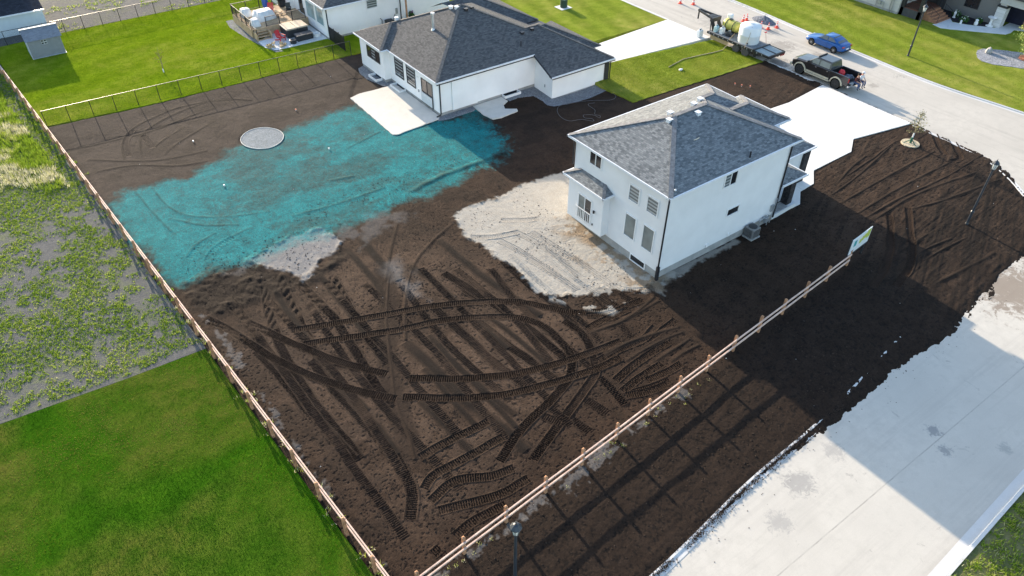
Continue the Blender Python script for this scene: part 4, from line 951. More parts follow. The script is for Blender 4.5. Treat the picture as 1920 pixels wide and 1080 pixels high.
MB().bar((29.25, 50.64, 3.13), (39.4, 50.64, 3.13), .05, .07).build('fascia', black, B_); MB().bar((39.46, 47.95, eg-.17), (46.9, 47.95, eg-.17), .05, .07).build('fascia', black, B_)
window(B_, 'x', 29.05, 60.35, 62.75, 1.62, 2.62, pane=[glass_dark, glass_stripe_b, glass_dark], bars=3, frame=charcoal, fw=.05)
window(B_, 'x', 29.66, 57.1, 58.52, 1.15, 2.85, pane=glass_stripe_b, frame=charcoal, fw=.06, hbar=1.6)
window(B_, 'x', 29.66, 55.0, 56.42, 1.15, 2.85, pane=glass_stripe_b, frame=charcoal, fw=.06, hbar=1.6)
window(B_, 'x', 29.66, 52.1, 53.87, 1.35, 2.5, pane=[glass_dark, glass_mat('glass_warm', (.12, .09, .08))], bars=2, frame=charcoal, fw=.05, name='patio_door')
MB().box(29.55, 29.58, 52.05, 53.9, .4, 1.3).build('glass_guard', plain('frosted_panel', (.55, .6, .62), .2, .6, var=.05), B_); MB().box(29.54, 29.62, 52.0, 53.95, .33, .4).box(29.54, 29.6, 52.0, 52.05, .4, 1.35).build('guard_frame', charcoal, B_)
for q in (54.45, 59.4-5.0): MB().box(29.58, 29.67, q-.06, q+.06, 1.0, 1.2).build('outlet', gp, B_); break
MB().box(29.58, 29.67, 54.5, 54.7, 2.3, 2.45).build('vent_hood', white, B_)
window(B_, 'x', 29.69, 57.0, 58.6, -.02, .28, name='basement_window', fw=.05)
window(B_, 'y', 51.05, 36.3, 37.85, .0, .29, name='basement_window', fw=.05)
window(B_, 'x', 29.08, 60.4, 61.6, .0, .29, name='basement_window', fw=.05)
downspout(B_, 29.72, 50.94, .1, 3.15, -.5, 0); downspout(B_, 46.6, 48.25, -.15, 2.0)
chm = MB().tube([(33.1, 57.2, 4.9), (33.1, 57.2, 6.25)], .13, 10); chm.tube([(33.1, 57.2, 6.25), (33.1, 57.2, 6.42)], .19, 10); chm.tube([(33.1, 57.2, 4.75), (33.1, 57.2, 5.05)], [.3, .16], 10); chm.build('flue', plain('flue_metal', (.62, .62, .62), .35, .5, metal=.6, var=.08), B_)
for x_, y_, z_ in ((32.1, 62.2, 4.62), (35.5, 58.0, 6.2), (35.8, 57.5, 6.25)): box_vent(B_, x_, y_, z_, white)
for x_, y_, z_ in ((36.4, 56.9, 6.12), (37.1, 57.0, 6.1), (39.9, 53.1, 4.4), (41.1, 53.2, 4.45)): box_vent(B_, x_, y_, z_, black)
MB().tube([(38.9, 51.9, 3.7), (38.9, 51.9, 4.3)], .05, 8).build('roof_pipe', black, B_)
MB().box(39.8, 39.86, 49.4, 49.5, .6, .85).build('outlet', gp, B_)
grav = gravel_mat('dark_gravel', (.10, .11, .125), (.27, .28, .30), 16)
def draped(name, poly, mat, label, step=.07, z=.055):
    """a sheet laid over the gently dished ground beside the garage"""
    q = np.array(poly); gx = np.arange(q[:, 0].min(), q[:, 0].max(), step); gy = np.arange(q[:, 1].min(), q[:, 1].max(), step)
    GX, GY = np.meshgrid(gx, gy, indexing='ij'); ins = poly_sd(GX, GY, poly)+.08*(fbm(GX*3, GY*3, 2, 4)-.5); id_ = np.arange(GX.size).reshape(GX.shape)
    f = np.stack([id_[:-1, :-1], id_[1:, :-1], id_[1:, 1:], id_[:-1, 1:]], -1).reshape(-1, 4)[((ins[:-1, :-1] > 0) & (ins[1:, 1:] > 0)).ravel()]
    zz = z+swale(GX, GY)-.05*sstep(.15, 0, ins); u, inv = np.unique(f, return_inverse=True)
    return struct(arr_mesh(name, np.stack([GX, GY, zz], -1).reshape(-1, 3)[u], inv.reshape(-1, 4), mat), label)
draped('gravel_strip', [(28.95,50.36),(30.18,50.15),(32.68,50.18),(33.19,50.58),(36.2,50.6),(36.18,49.88),(37.28,50.02),(38.66,49.59),(38.76,48.5),(38.56,47.49),(38.94,46.9),(40.16,46.71),(42.56,46.65),(45.2,46.78),(45.89,47.14)]+[(46.6, 49.5), (41, 52), (33, 52), (29.6, 51.2)], grav, 'dark gravel strip along the bungalow walls')
struct(MB().prism(rough_edge([(29.1, 64.2), (28.4, 63.9), (28.05, 62.9), (28.0, 61.4), (28.35, 60.2), (28.5, 59.3), (28.9, 58.9), (29.7, 59.2), (29.7, 60), (29.3, 61)], .03, seed=6), -.1, .06).build('gravel_bed', grav), 'dark gravel bed at the rear corner of the bungalow')
def well(x0, x1, y0, y1, lab):
    wm = MB().box(x0, x1, y0, y0+.06, .05, .28).box(x0, x1, y1-.06, y1, .05, .28)
    if x1-x0 < y1-y0: wm.box(x0, x0+.06, y0+.06, y1-.06, .05, .28)
    else: wm = MB().box(x0, x0+.06, y0, y1, .05, .28).box(x1-.06, x1, y0, y1, .05, .28).box(x0+.06, x1-.06, y0, y0+.06, .05, .28)
    tag(wm.build('window_well', white), lab, 'window well')
well(29.0, 29.66, 56.9, 58.7, 'white window well sunk in the patio pad under the striped windows')
well(28.35, 29.05, 60.2, 61.7, 'white window well in the gravel at the rear corner of the bungalow')
well(36.2, 37.95, 50.5, 51.02, 'white window well at the long side wall of the bungalow')

# ------------------------------------------------------------------ neighbour house at the top with its deck
Cn = thing('neighbour_house', 'white house with dark roof behind the bungalow, beside the wooden deck', 'house', (34, 77, 0))
MB().prism([(29.2, 71.9), (33.7, 71.9), (33.7, 72.15), (44, 72.15), (44, 86), (28.6, 86), (28.6, 80.2), (29.2, 80.2)], .25, 3.25).build('wall', stucco_b, Cn)
MB().prism([(29.23, 71.93), (33.67, 71.93), (33.67, 72.18), (43.97, 72.18), (43.97, 85.97), (28.63, 85.97), (28.63, 80.17), (29.23, 80.17)], -.3, .25).build('foundation', found, Cn)
facets('roof', [[(28.8, 71.5, 3.4), (44.4, 71.5, 3.4), (38, 78.8, 6.7), (36, 78.8, 6.7)], [(28.8, 71.5, 3.4), (36, 78.8, 6.7), (28.8, 86.4, 3.4)], [(44.4, 71.5, 3.4), (38, 78.8, 6.7), (44.4, 86.4, 3.4)], [(28.8, 86.4, 3.4), (36, 78.8, 6.7), (38, 78.8, 6.7), (44.4, 86.4, 3.4)]], shingle_b, Cn)
MB().box(28.85, 44.3, 71.55, 86.3, 3.26, 3.33).build('soffit', charcoal, Cn)
gutters([(28.8, 86.4), (28.8, 71.5), (44.4, 71.5)], 3.4, Cn, closed=False)
window(Cn, 'x', 29.2, 74.75, 76.8, 1.15, 2.75, pane=glass_mat('glass_sky', (.3, .42, .45), rough=.1))
window(Cn, 'x', 29.2, 72.65, 74.4, 1.2, 2.85, pane=bpy.data.materials['glass_sky'])
window(Cn, 'x', 29.2, 77.6, 78.8, .95, 2.9, name='deck_door')
window(Cn, 'y', 72.15, 33.95, 35.1, 2.2, 3.1, pane=glass_stripe)
downspout(Cn, 29.25, 71.82, .1, 3.25); downspout(Cn, 37.8, 72.07, .1, 3.25)
MB().box(37.2, 37.45, 72.05, 72.15, 1.0, 1.6).build('electric_box', gp, Cn)
acn = thing('air_conditioner', 'dark outdoor air conditioning unit at the white wall behind the bungalow roof', 'air conditioner', (36.1, 71.6, 0))
MB().box(35.7, 36.5, 71.2, 71.95, .05, .75).build('casing', charcoal, acn, bevel=.04); MB().lathe([(.3, .752), (.28, .79), (.02, .8)], 14, (36.1, 71.58, 0)).build('fan_guard', black, acn)
MB().tube([(35.4, 72.0, .1), (35.4, 71.9, .8), (35.2, 71.9, 1.0)], .04, 6).tube([(36.8, 72.0, .1), (36.8, 71.8, .9), (37.0, 71.85, 1.1)], .04, 6).build('pipe', black, acn)

dk = thing('deck', 'raised wooden deck with black railing behind the neighbour house', 'deck', (26, 79, 0))
for k in range(40):
    q = 76.75+k*.145
    if q < 82.2: MB().box(22.95, 29.18, q, q+.135, .84, .9).build('plank', decking, dk)
sk = MB()
for k in range(44): q = 22.97+k*.14; sk.box(q, q+.13, 76.72, 76.75, .05, .84)
for k in range(38): q = 76.75+k*.145; sk.box(22.93, 22.95, q, q+.135, .05, .84)
sk.build('skirt', decking, dk)
stp = thing('x', None, None); bpy.data.objects.remove(stp)
for k in range(4): MB().box(23.1, 24.5, 75.6+k*.28, 75.9+k*.28, .1+k*.19, .15+k*.19).build('step', decking, dk)
MB().box(23.04, 23.1, 75.5, 76.72, .05, .75).box(24.5, 24.56, 75.5, 76.72, .05, .75).build('stringer', decking, dk)
def rail_run(parent, a, b, z0, z1, n, mat=black, pick=True):
    a = Vector((*a, 0)); b = Vector((*b, 0)); m = MB()
    m.bar(a+Vector((0, 0, z1)), b+Vector((0, 0, z1)), .06, .05); m.bar(a+Vector((0, 0, z0+.1)), b+Vector((0, 0, z0+.1)), .04, .04)
    L = (b-a).length
    if pick:
        k = int(L/.12)
        for i in range(1, k): p = a.lerp(b, i/k); m.bar(p+Vector((0, 0, z0+.1)), p+Vector((0, 0, z1)), .016, .016)
    m.build('railing', mat, parent)
    for i in range(n+1): p = a.lerp(b, i/n); MB().bar(p+Vector((0, 0, z0)), p+Vector((0, 0, z1+.05)), .07, .07).build('post', mat, parent)
rail_run(dk, (23.0, 76.8), (23.0, 82.4), .9, 1.9, 4); rail_run(dk, (24.6, 76.8), (28.9, 76.8), .9, 1.9, 3); rail_run(dk, (23.1, 82.4), (29.0, 82.4), .9, 1.9, 4); rail_run(dk, (23.07, 75.6), (23.07, 76.6), .1, 1.3, 1, pick=False)
cover = plain('furniture_cover', (.72, .71, .68), .85, .2, var=.12, scale=2.5, bump=.6, bscale=5)
def covered(c, sx, sy, h, seed, lab, rz=0):
    m = MB(); r = random.Random(seed); n = 7; k = 7
    for i in range(n+1):
        for j in range(k+1):
            u, v = i/n*2-1, j/k*2-1; q = max(abs(u), abs(v)); z = h*(1 if q < .75 else max(0, (1-q)/.25))+(r.uniform(-.05, .05) if q < .9 else 0)
            f = 1 if q < .8 else 1.0
            m.v.append((u*sx*(1 if q >= .99 else .97), v*sy*(1 if q >= .99 else .97), max(0, z)))
    for i in range(n):
        for j in range(k): a = i*(k+1)+j; m.f.append((a, a+k+1, a+k+2, a+1))
    o = m.build('furniture_cover', cover, None, smooth=True); o.location = c; o.rotation_euler = (0, 0, rz); tag(o, lab, 'cover', 'covered patio furniture on the deck')
covered((24.0, 81.0, .9), .6, .55, .75, 1, 'white covered seat at the far rail of the deck')
covered((25.3, 79.2, .9), 1.15, .85, .85, 2, 'large white covered sofa in the middle of the deck', .15)
covered((23.75, 77.8, .9), .5, .55, .65, 3, 'small white covered seat above the deck steps')
red = plain('red_plastic', (.55, .03, .04), .5, .4, var=.1)
def adirondack(loc, rz, lab):
    t = thing('garden_chair', lab, 'chair', loc, rz, 'red garden chairs')
    for k in range(5): MB().bar((-.24+k*.12, -.1, .32), (-.26+k*.13, -.42, 1.0-.03*abs(k-2)), .1, .025, (0, 1, 0)).build('back_slat', red, t, local=True)
    for k in range(4): MB().box(-.28, .28, -.08+k*.13, .03+k*.13, .33-.0*k, .36).build('seat_slat', red, t, local=True)
    for s in (-1, 1):
        MB().box(s*.34-.06, s*.34+.06, -.2, .5, .55, .58).build('arm', red, t, local=True); MB().box(s*.33-.03, s*.33+.03, .38, .46, 0, .55).build('leg', red, t, local=True); MB().bar((s*.3, .45, .3), (s*.3, -.5, .02), .04, .1).build('leg', red, t, local=True)
adirondack((26.5, 80.3, .9), R(150), 'red garden chair up on the deck'); adirondack((25.0, 74.6, .08), R(200), 'red garden chair down on the patio by the hot tub')
def patio_chair(loc, rz, lab):
    t = thing('patio_chair', lab, 'chair', loc, rz)
    MB().box(-.28, .28, -.28, .28, .42, .48).build('seat', black, t, local=True); MB().bar((0, -.28, .5), (0, -.4, 1.05), .52, .05, (0, 1, 0)).build('backrest', black, t, local=True)
    for sx in (-1, 1):
        for sy in (-1, 1): MB().box(sx*.25-.02, sx*.25+.02, sy*.25-.02, sy*.25+.02, 0, .42).build('leg', black, t, local=True)
        MB().box(sx*.29-.03, sx*.29+.03, -.25, .25, .65, .68).build('arm', black, t, local=True)
patio_chair((28.0, 79.0, .9), R(160), 'black patio chair on the deck near the house wall')
tb = thing('low_table', 'low wooden table on the deck beside the red chair', 'table', (26.9, 79.2, .9))
MB().lathe([(.42, .4), (.42, .45)], 16, (26.9, 79.2, .9)).build('table_top', decking, tb); 
for sx in (-1, 1):
    for sy in (-1, 1): MB().box(26.9+sx*.25-.03, 26.9+sx*.25+.03, 79.2+sy*.25-.03, 79.2+sy*.25+.03, .9, 1.3).build('leg', decking, tb)
bq = thing('barbecue', 'black barbecue grill at the house end of the deck', 'barbecue', (28.3, 81.4, .9))
MB().box(27.8, 28.8, 81.1, 81.7, 1.6, 1.8).build('firebox', black, bq); MB().lathe([(.0, -.45), (.3, -.45), (.3, .45), (0, .45)], 14, (28.3, 81.4, 1.82), 'x').build('lid', black, bq); MB().box(27.9, 28.7, 81.15, 81.65, .95, 1.6).build('cabinet', charcoal, bq)
tag(MB().lathe([(.0, .9), (.28, .9), (.34, 1.9), (.36, 1.92), (.0, 1.98)], 14, (26.6, 82.0, 0)).build('blue_bin', plain('blue_plastic', (.02, .09, .36), .45, .4)), 'blue plastic bin behind the deck rail', 'bin')
struct(MB().prism([(23.0, 75.5), (23.0, 73.7), (23.7, 72.45), (26.1, 72.35), (29.18, 72.3), (29.18, 76.7), (24.6, 76.7)], -.1, .1).build('patio', walk_mat), 'pale paved patio at the foot of the deck')
struct(MB().prism(rough_edge([(22.3, 83), (22.0, 81), (22.35, 77.5), (22.9, 74.4), (23.5, 72.0), (24.2, 71.9), (23.1, 74), (23.0, 83)], .03), -.1, .075).build('gravel_edge', grav), 'dark gravel edging beside the deck')
ht = thing('hot_tub', 'square dark hot tub with beige folding cover beside the deck', 'hot tub', (26.95, 75.4, .1))
MB().box(25.8, 28.1, 74.45, 76.35, .1, .92).build('cabinet', charcoal, ht, bevel=.08)
beige = plain('spa_cover', (.52, .43, .32), .6, .3, var=.1)
MB().box(25.75, 26.93, 74.4, 76.4, .92, 1.06).build('cover_half', beige, ht, bevel=.05); MB().box(26.97, 28.15, 74.4, 76.4, .92, 1.06).build('cover_half', beige, ht, bevel=.05)
bxm = thing('storage_box', 'dark grey deck storage box in front of the hot tub', 'storage box', (27.1, 73.5, .1))
MB().box(26.3, 28.0, 73.1, 73.95, .1, .62).build('box', charcoal, bxm, bevel=.03); MB().box(26.26, 28.04, 73.06, 73.99, .62, .7).build('lid', plain('box_lid', (.06, .062, .07), .5, .4), bxm, bevel=.02)
tag(MB().lathe([(.0, .0), (.35, 0), (.42, .32), (.36, .32), (.3, .06), (.0, .06)], 16, (28.5, 73.5, .1)).build('wash_tub', white), 'round white tub beside the storage box', 'tub')
tag(MB().lathe([(.0, .0), (.3, 0), (.38, .35), (.3, .38), (.0, .3)], 14, (25.8, 73.1, .1)).build('fire_bowl', charcoal), 'round black fire bowl on the patio', 'fire bowl')
def firewood(loc, n, seed, lab):
    t = thing('firewood_pile', lab, 'firewood', loc); r = random.Random(seed); wm_ = plain('split_wood', (.55, .4, .22), .85, .2, var=.35, scale=5)
    for k in range(n): 
        x_, y_ = loc[0]+r.uniform(-.35, .35), loc[1]+r.uniform(-.3, .3); a = r.uniform(0, 3.1); z_ = loc[2]+.08+.1*(k // 4)
        MB().bar((x_-.2*math.cos(a), y_-.2*math.sin(a), z_), (x_+.2*math.cos(a), y_+.2*math.sin(a), z_+r.uniform(0, .06)), .12, .1).build('log', wm_, t)
firewood((23.6, 73.5, .1), 11, 1, 'pile of split firewood at the patio corner'); firewood((24.6, 73.0, .1), 9, 2, 'smaller firewood heap in front of the red patio chair')
ms = plain('black_solid_panel', (.012, .012, .014), .5, .4, var=.2)
bf = thing('privacy_fence', 'black solid panel fence between the neighbour house and the chain link fence', 'fence', (29.27, 69.5, 0))
for k in range(4): MB().bar((29.25, 71.75-k*1.13, 0), (29.25, 71.75-k*1.13, 1.6), .07, .07, (1, 0, 0)).build('post', black, bf)
for k in range(3):
    pn = MB().box(29.23, 29.27, 70.66-k*1.13, 71.71-k*1.13, 1.45, 1.5).box(29.23, 29.27, 70.66-k*1.13, 71.71-k*1.13, .1, .15)
    for j in range(10): q = 70.66-k*1.13+j*.105; pn.box(29.235, 29.265, q+.006, q+.1, .15, 1.45)
    pn.build('panel', ms, bf)
pt = thing('planter', 'dark planter with purple and green plants at the neighbour house porch', 'planter', (38.6, 72.6, 0))
MB().lathe([(.0, 0), (.25, 0), (.35, .6), (.3, .6), (.0, .5)], 12, (38.9, 71.7, 0)).build('pot', charcoal, pt)
leafd = plain('garden_leaf', (.05, .12, .03), .7, .2, var=.5, scale=6)
def leafball(name, c, r, n, mat, parent, seed, size=.1):
    rr = np.random.default_rng(seed); d = rr.normal(size=(n, 3)); d /= np.linalg.norm(d, axis=1)[:, None]; p = d*(r*rr.uniform(.35, 1.05, n)[:, None])*np.array((1, 1, .8))+np.array(c)
    a = rr.normal(size=(n, 3)); a /= np.linalg.norm(a, axis=1)[:, None]; b_ = np.cross(a, rr.normal(size=(n, 3))); b_ /= np.linalg.norm(b_, axis=1)[:, None]
    v = np.stack([p-a*size, p+b_*size*.5, p+a*size, p-b_*size*.5], 1).reshape(-1, 3)
    o = arr_mesh(name, v, np.arange(4*n).reshape(-1, 4), mat, smooth=False)
    if parent is not None: o.parent = parent; o.matrix_parent_inverse = root_matrix(parent).inverted()
    return o
leafball('foliage', (38.9, 71.7, .8), .35, 160, leafd, pt, 5, .09)
leafball('flowers', (38.9, 71.65, .98), .22, 50, plain('purple_petal', (.3, .05, .25), .6, .3), pt, 6, .06)
tag(MB().box(37.95, 38.1, 71.1, 71.25, 0, 2.9).build('porch_post', cedar), 'brown timber porch post beside the purple planter', 'post')

# ------------------------------------------------------------------ garden shed, building at the far left
sh = thing('garden_shed', 'small grey gabled garden shed in the corner of the back yard', 'shed', (5.0, 85.2, 0))
shm = plain('grey_resin', (.24, .255, .27), .6, .3, var=.08); shl = plain('pale_resin', (.5, .52, .52), .6, .3, var=.06)
MB().box(3.55, 6.5, 83.95, 86.5, .05, 1.85).build('wall', shm, sh)
gb = MB(); gb.face([(3.55, 83.95, 1.85), (3.55, 86.5, 1.85), (3.55, 85.22, 2.5)]).face([(6.5, 86.5, 1.85), (6.5, 83.95, 1.85), (6.5, 85.22, 2.5)]); gb.build('gable', shl, sh)
MB().box(3.52, 3.548, 83.95, 86.5, .1, 1.85).build('side_panel', shl, sh); rb = MB()
for k in range(12): q = 3.65+k*.245; rb.box(q, q+.03, 83.925, 83.95, .15, 1.8)
rb.build('rib', shm, sh)
srf = shingle_mat('shed_roof', (.17, .19, .22), (.3, .32, .36))
facets('roof', [[(3.4, 83.75, 1.8), (6.65, 83.75, 1.8), (6.65, 85.22, 2.55), (3.4, 85.22, 2.55)], [(3.4, 86.7, 1.8), (6.65, 86.7, 1.8), (6.65, 85.22, 2.55), (3.4, 85.22, 2.55)]], srf, sh)
MB().bar((3.38, 85.22, 2.57), (6.67, 85.22, 2.57), .22, .06).build('ridge_cap', shl, sh)
MB().box(3.5, 6.56, 83.88, 86.56, -.02, .08).build('base', shl, sh)
window(sh, 'y', 83.95, 4.76, 5.2, 1.3, 1.68, bars=2, hbar=1.49, frame=shl, fw=.03)
En = thing('outbuilding', 'white walled building with navy roof at the far left behind the shed', 'building', (-2, 94, 0))
bw = plain('pale_blue_siding', (.55, .62, .66), .7, .3, var=.04)
MB().box(-14, 6.4, 91.7, 100, -.1, 2.15).build('wall', bw, En)
facets('roof', [[(-14.2, 91.4, 2.15), (6.55, 91.4, 2.15), (6.55, 94.6, 3.05), (-14.2, 94.6, 3.05)]], shingle_e, En)
MB().box(-14, 5.8, 94.61, 100, 2.2, 5.2).build('upper_wall', bw, En)
gutters([(-14.2, 91.4), (6.55, 91.4)], 2.15, En, closed=False)

# ------------------------------------------------------------------ house across the street
D_ = thing('house_across_street', 'grey stone house with dark porch and wooden steps across the front street', 'house', (90, 40, 0))
gst = plain('grey_stucco', (.5, .49, .47), .9, .15, var=.06, bump=.2); 
def stonewall(name, col):
    m, t, b = new_mat(name, .9, .15); co = t.coord(rot=(PI/2, 0, PI/2))
    br = t.new('ShaderNodeTexBrick'); br.inputs['Scale'].default_value = 1; br.inputs['Brick Width'].default_value = .35; br.inputs['Row Height'].default_value = .1; br.inputs['Mortar Size'].default_value = .008
    br.inputs['Color1'].default_value = (*[c*.75 for c in col], 1); br.inputs['Color2'].default_value = (*col, 1); br.inputs['Mortar'].default_value = (*[c*.5 for c in col], 1)
    t.link(co, br.inputs['Vector']); t.link(br.outputs['Color'], b.inputs['Base Color']); t.link(t.bump(br.outputs['Fac'], -.4, .01), b.inputs['Normal']); return m
sw = stonewall('grey_ledgestone', (.44, .42, .4)); sw2 = stonewall('white_ledgestone', (.72, .71, .7))
MB().box(84.1, 96, 42.2, 58, .3, 3.3).build('wall', gst, D_); MB().box(84.13, 96, 42.23, 58, -.3, .3).build('foundation', found, D_)
MB().box(90.0, 97, 34.4, 42.2, .0, 3.3).build('stone_wall', sw, D_)
window(D_, 'x', 90.0, 36.6, 37.95, 1.15, 2.75, frame=black, fw=.1)
MB().box(88.3, 96, 40.1, 42.19, .0, 3.3).build('porch_back_wall', plain('dark_siding', (.05, .048, .05), .7, .3, var=.2), D_)
fl = plain('porch_boards', (.16, .07, .05), .7, .3, var=.25, scale=5)
for k in range(17): MB().box(84.4+k*.23, 84.62+k*.23, 39.75, 42.19, .92, .98).build('plank', fl, D_)
MB().box(84.35, 88.29, 39.72, 42.19, -.1, .92).build('porch_skirt', plain('skirt_charcoal', (.06, .065, .072), .6, .3, var=.12), D_)
for q in ((84.35, 39.7), (84.35, 41.8), (88.0, 39.7)): MB().box(q[0], q[0]+.4, q[1], q[1]+.4, -.05, 3.3).build('porch_pier', charcoal, D_)
stm = plain('step_wood', (.38, .19, .11), .75, .25, var=.2)
for k in range(5): MB().box(85.0, 87.8, 38.0+k*.35, 38.37+k*.35, .0, .18+k*.185).build('step', stm, D_)
for x_ in (85.1, 87.7): MB().tube([(x_, 38.05, .2), (x_, 38.05, 1.0), (x_, 39.75, 1.85), (x_, 39.75, .95)], .03, 6).tube([(x_, 38.9, .6), (x_, 38.9, 1.4)], .02, 6).build('step_railing', black, D_)
MB().box(84.4, 84.44, 40.15, 41.8, 1.75, 1.8).box(84.4, 84.44, 40.15, 41.8, 1.1, 1.14).build('porch_railing', black, D_)
MB().box(89.45, 90.3, 33.45, 34.39, -.1, 2.15).build('pillar', sw2, D_); MB().box(89.38, 90.37, 33.38, 34.45, 2.15, 2.3).build('pillar_cap', charcoal, D_); MB().box(89.5, 90.25, 31.0, 34.35, 2.5, 3.2).build('beam', gst, D_); MB().box(89.6, 90.15, 33.6, 34.25, 2.3, 2.5).build('pillar_neck', gst, D_)
MB().box(92.0, 97, 26, 34.39, -.1, 3.2).build('dark_opening', plain('opening_shade', (.02, .022, .05), .5, .4, var=.3), D_); MB().box(91.2, 91.55, 31.6, 31.95, -.05, 3.2).build('timber_post', cedar, D_)  # dark box stands in for the shade inside the garage opening
MB().face([(83.4, 38.9, 3.35), (83.4, 58.6, 3.35), (90, 50, 6.2), (90, 46, 6.2)]).face([(83.4, 38.9, 3.35), (90, 46, 6.2), (98, 38.9, 3.35)]).build('roof', shingle_b, D_); MB().box(83.45, 97.9, 39.0, 58.5, 3.3, 3.34).build('soffit', charcoal, D_)
MB().box(89.2, 98, 30.6, 38.98, 3.3, 3.5).build('lower_roof', shingle_b, D_)
tag(MB().box(83.5, 84.05, 49.2, 49.9, .07, .95).build('air_conditioner', black, bevel=.04), 'black air conditioning unit at the house across the street', 'air conditioner')
mt = thing('gas_meter', 'grey meter and pipes on the wall left of the dark porch', 'gas meter', (84, 44.5, 0))
MB().tube([(84.0, 44.0, .1), (84.0, 44.0, .9), (84.0, 44.5, 1.0), (84.0, 44.9, 1.0), (84.0, 44.9, .1)], .04, 6).tube([(84.0, 43.2, .1), (84.0, 43.2, 2.4)], .05, 6).tube([(84.0, 42.9, .1), (84.0, 42.9, 1.6)], .04, 6).build('pipe', gp, mt); MB().box(83.85, 84.09, 44.35, 44.7, .6, .95).build('meter_body', gp, mt)
struct(MB().prism([(84.6, 38.2), (84.3, 37.1), (84.9, 36.2), (85.9, 35.0), (88.3, 32.1), (89.2, 32.0), (90.3, 32.2), (90.9, 31.3), (92, 28), (97, 28), (97, 34), (90.3, 33.4), (89.2, 33.75), (87.6, 35.9), (87.0, 37.3), (87.8, 38.0), (85.0, 38.05)], -.1, .1).build('walkway', walk_mat), 'curving pale concrete walkway across the street')
struct(MB().prism([(87.95, 38.4), (87.2, 37.3), (87.7, 36.0), (89.2, 33.85), (89.44, 34.4), (89.98, 34.45), (89.98, 40.0), (88.3, 40.0)], -.1, .09).build('planting_bed', plain('dark_mulch', (.045, .04, .045), .95, .1, var=.5, scale=9, bump=.6)), 'dark mulch bed below the stone wall')
petal = plain('white_petal', (.75, .76, .7), .6, .3, var=.1)
def shrub(x_, y_, r, seed, lab, flower=True):
    t = thing('flowering_shrub', lab, 'shrub', (x_, y_, .09), group='shrubs in the bed below the stone wall')
    leafball('foliage', (x_, y_, r*.7), r, 220, leafd, t, seed, .1); MB().tube([(x_, y_, .05), (x_, y_, r)], .02, 5).build('stem', cedar, t)
    if flower: leafball('flowers', (x_, y_, r*.95), r*.9, 26, petal, t, seed+1, .08)
shrub(88.9, 38.0, .5, 11, 'bushy shrub with white flowers beside the wooden steps'); shrub(88.0, 36.6, .5, 13, 'middle shrub with white blooms and grey green leaves'); shrub(89.2, 35.6, .42, 15, 'low shrub with white flowers next to the birdbath')
def statue(x_, y_, h, lab, prof):
    tag(MB().lathe([(r*h, z*h+.09) for r, z in prof], 14, (x_, y_, 0)).build('garden_ornament', white, smooth=False), lab, 'ornament', 'white garden ornaments')
statue(88.4, 37.95, .75, 'tall white garden ornament by the wooden steps', [(.22, 0), (.22, .1), (.12, .2), (.16, .6), (.2, .7), (.12, .85), (.02, 1)])
statue(87.2, 36.5, .45, 'smallest white garden ornament at the walkway edge', [(.25, 0), (.25, .3), (.2, .6), (.25, .75), (.02, 1)])
statue(88.3, 35.4, .65, 'rounded white garden ornament between two shrubs', [(.28, 0), (.32, .3), (.22, .6), (.28, .8), (.02, 1)])
tag(MB().lathe([(.38, .09), (.38, .14), (.16, .25), (.1, .6), (.18, .85), (.42, .98), (.45, 1.05), (.36, 1.03), (.0, .96)], 20, (89.2, 34.35, 0)).build('birdbath', white, smooth=False), 'white pedestal birdbath beside the stone pillar', 'birdbath')
# round bed with the young tree and a boulder
struct(MB().prism(rough_edge([(80.85, 31.25), (80.0, 30.7), (79.5, 29.95), (79.6, 28.9), (80.2, 28.0), (81.2, 26.6), (82.5, 25.2), (85.5, 24.4), (86.6, 26.4), (85.2, 28.2), (83.95, 30.0), (82.6, 31.5), (81.7, 31.6)], .05, seed=9), -.1, .1).build('gravel_bed', gravel_mat('slate_gravel', (.14, .15, .17), (.36, .37, .4), 9)), 'round slate gravel bed on the lawn across the street')
tag(MB().blob((82.0, 30.6, .3), (.38, .3, .36), 5, .18, 9, 6).build('boulder', plain('boulder_grey', (.38, .37, .35), .9, .2, var=.3, scale=4, bump=.5, bscale=9)), 'grey boulder at the tip of the slate gravel bed', 'boulder')

# ------------------------------------------------------------------ split rail fences
def rail_fence(name, label, p0, step, count, side_, zj=.0):
    t = thing(name, label, 'fence', (*p0, 0)); d = Vector((*step, 0)).normalized(); n = Vector((-d.y, d.x, 0))*side_
    r = random.Random(count)
    for k in range(count):
        c = Vector((p0[0]+step[0]*k, p0[1]+step[1]*k, 0)); h = 1.25+r.uniform(-.04, .04); tl = Vector((r.uniform(-.02, .02), r.uniform(-.02, .02), 0))
        m = MB(); m.bar(c+Vector((0, 0, -.2)), c+tl+Vector((0, 0, h)), .14, .14, tuple(n))
        i = len(m.v); top = c+tl+Vector((0, 0, h+.05))
        b0 = m.v[-4:]; m.face([b0[0], b0[1], tuple(top)]).face([b0[1], b0[2], tuple(top)]).face([b0[2], b0[3], tuple(top)]).face([b0[3], b0[0], tuple(top)])
        m.build('post', cedar, t)
        if k < count-1:
            e = c+Vector((*step, 0))
            for z in (1.02, .55):
                a = c+n*.10+Vector((0, 0, z+r.uniform(-.02, .02)))-d*.03; b_ = e+n*.10+Vector((0, 0, z+r.uniform(-.02, .02)))-d*.035
                MB().bar(a, b_, .06, .10).build('rail', cedar_top, t)
    return t
rail_fence('split_rail_fence', 'two rail timber fence running along the side street verge', (6.4, 15.22), (2.43, .2), 15, -1)
rail_fence('split_rail_fence', 'long two rail timber fence dividing the bare lot from the lawn and weedy field', (.12, 86.9), (.176, -2.413), 31, 1)

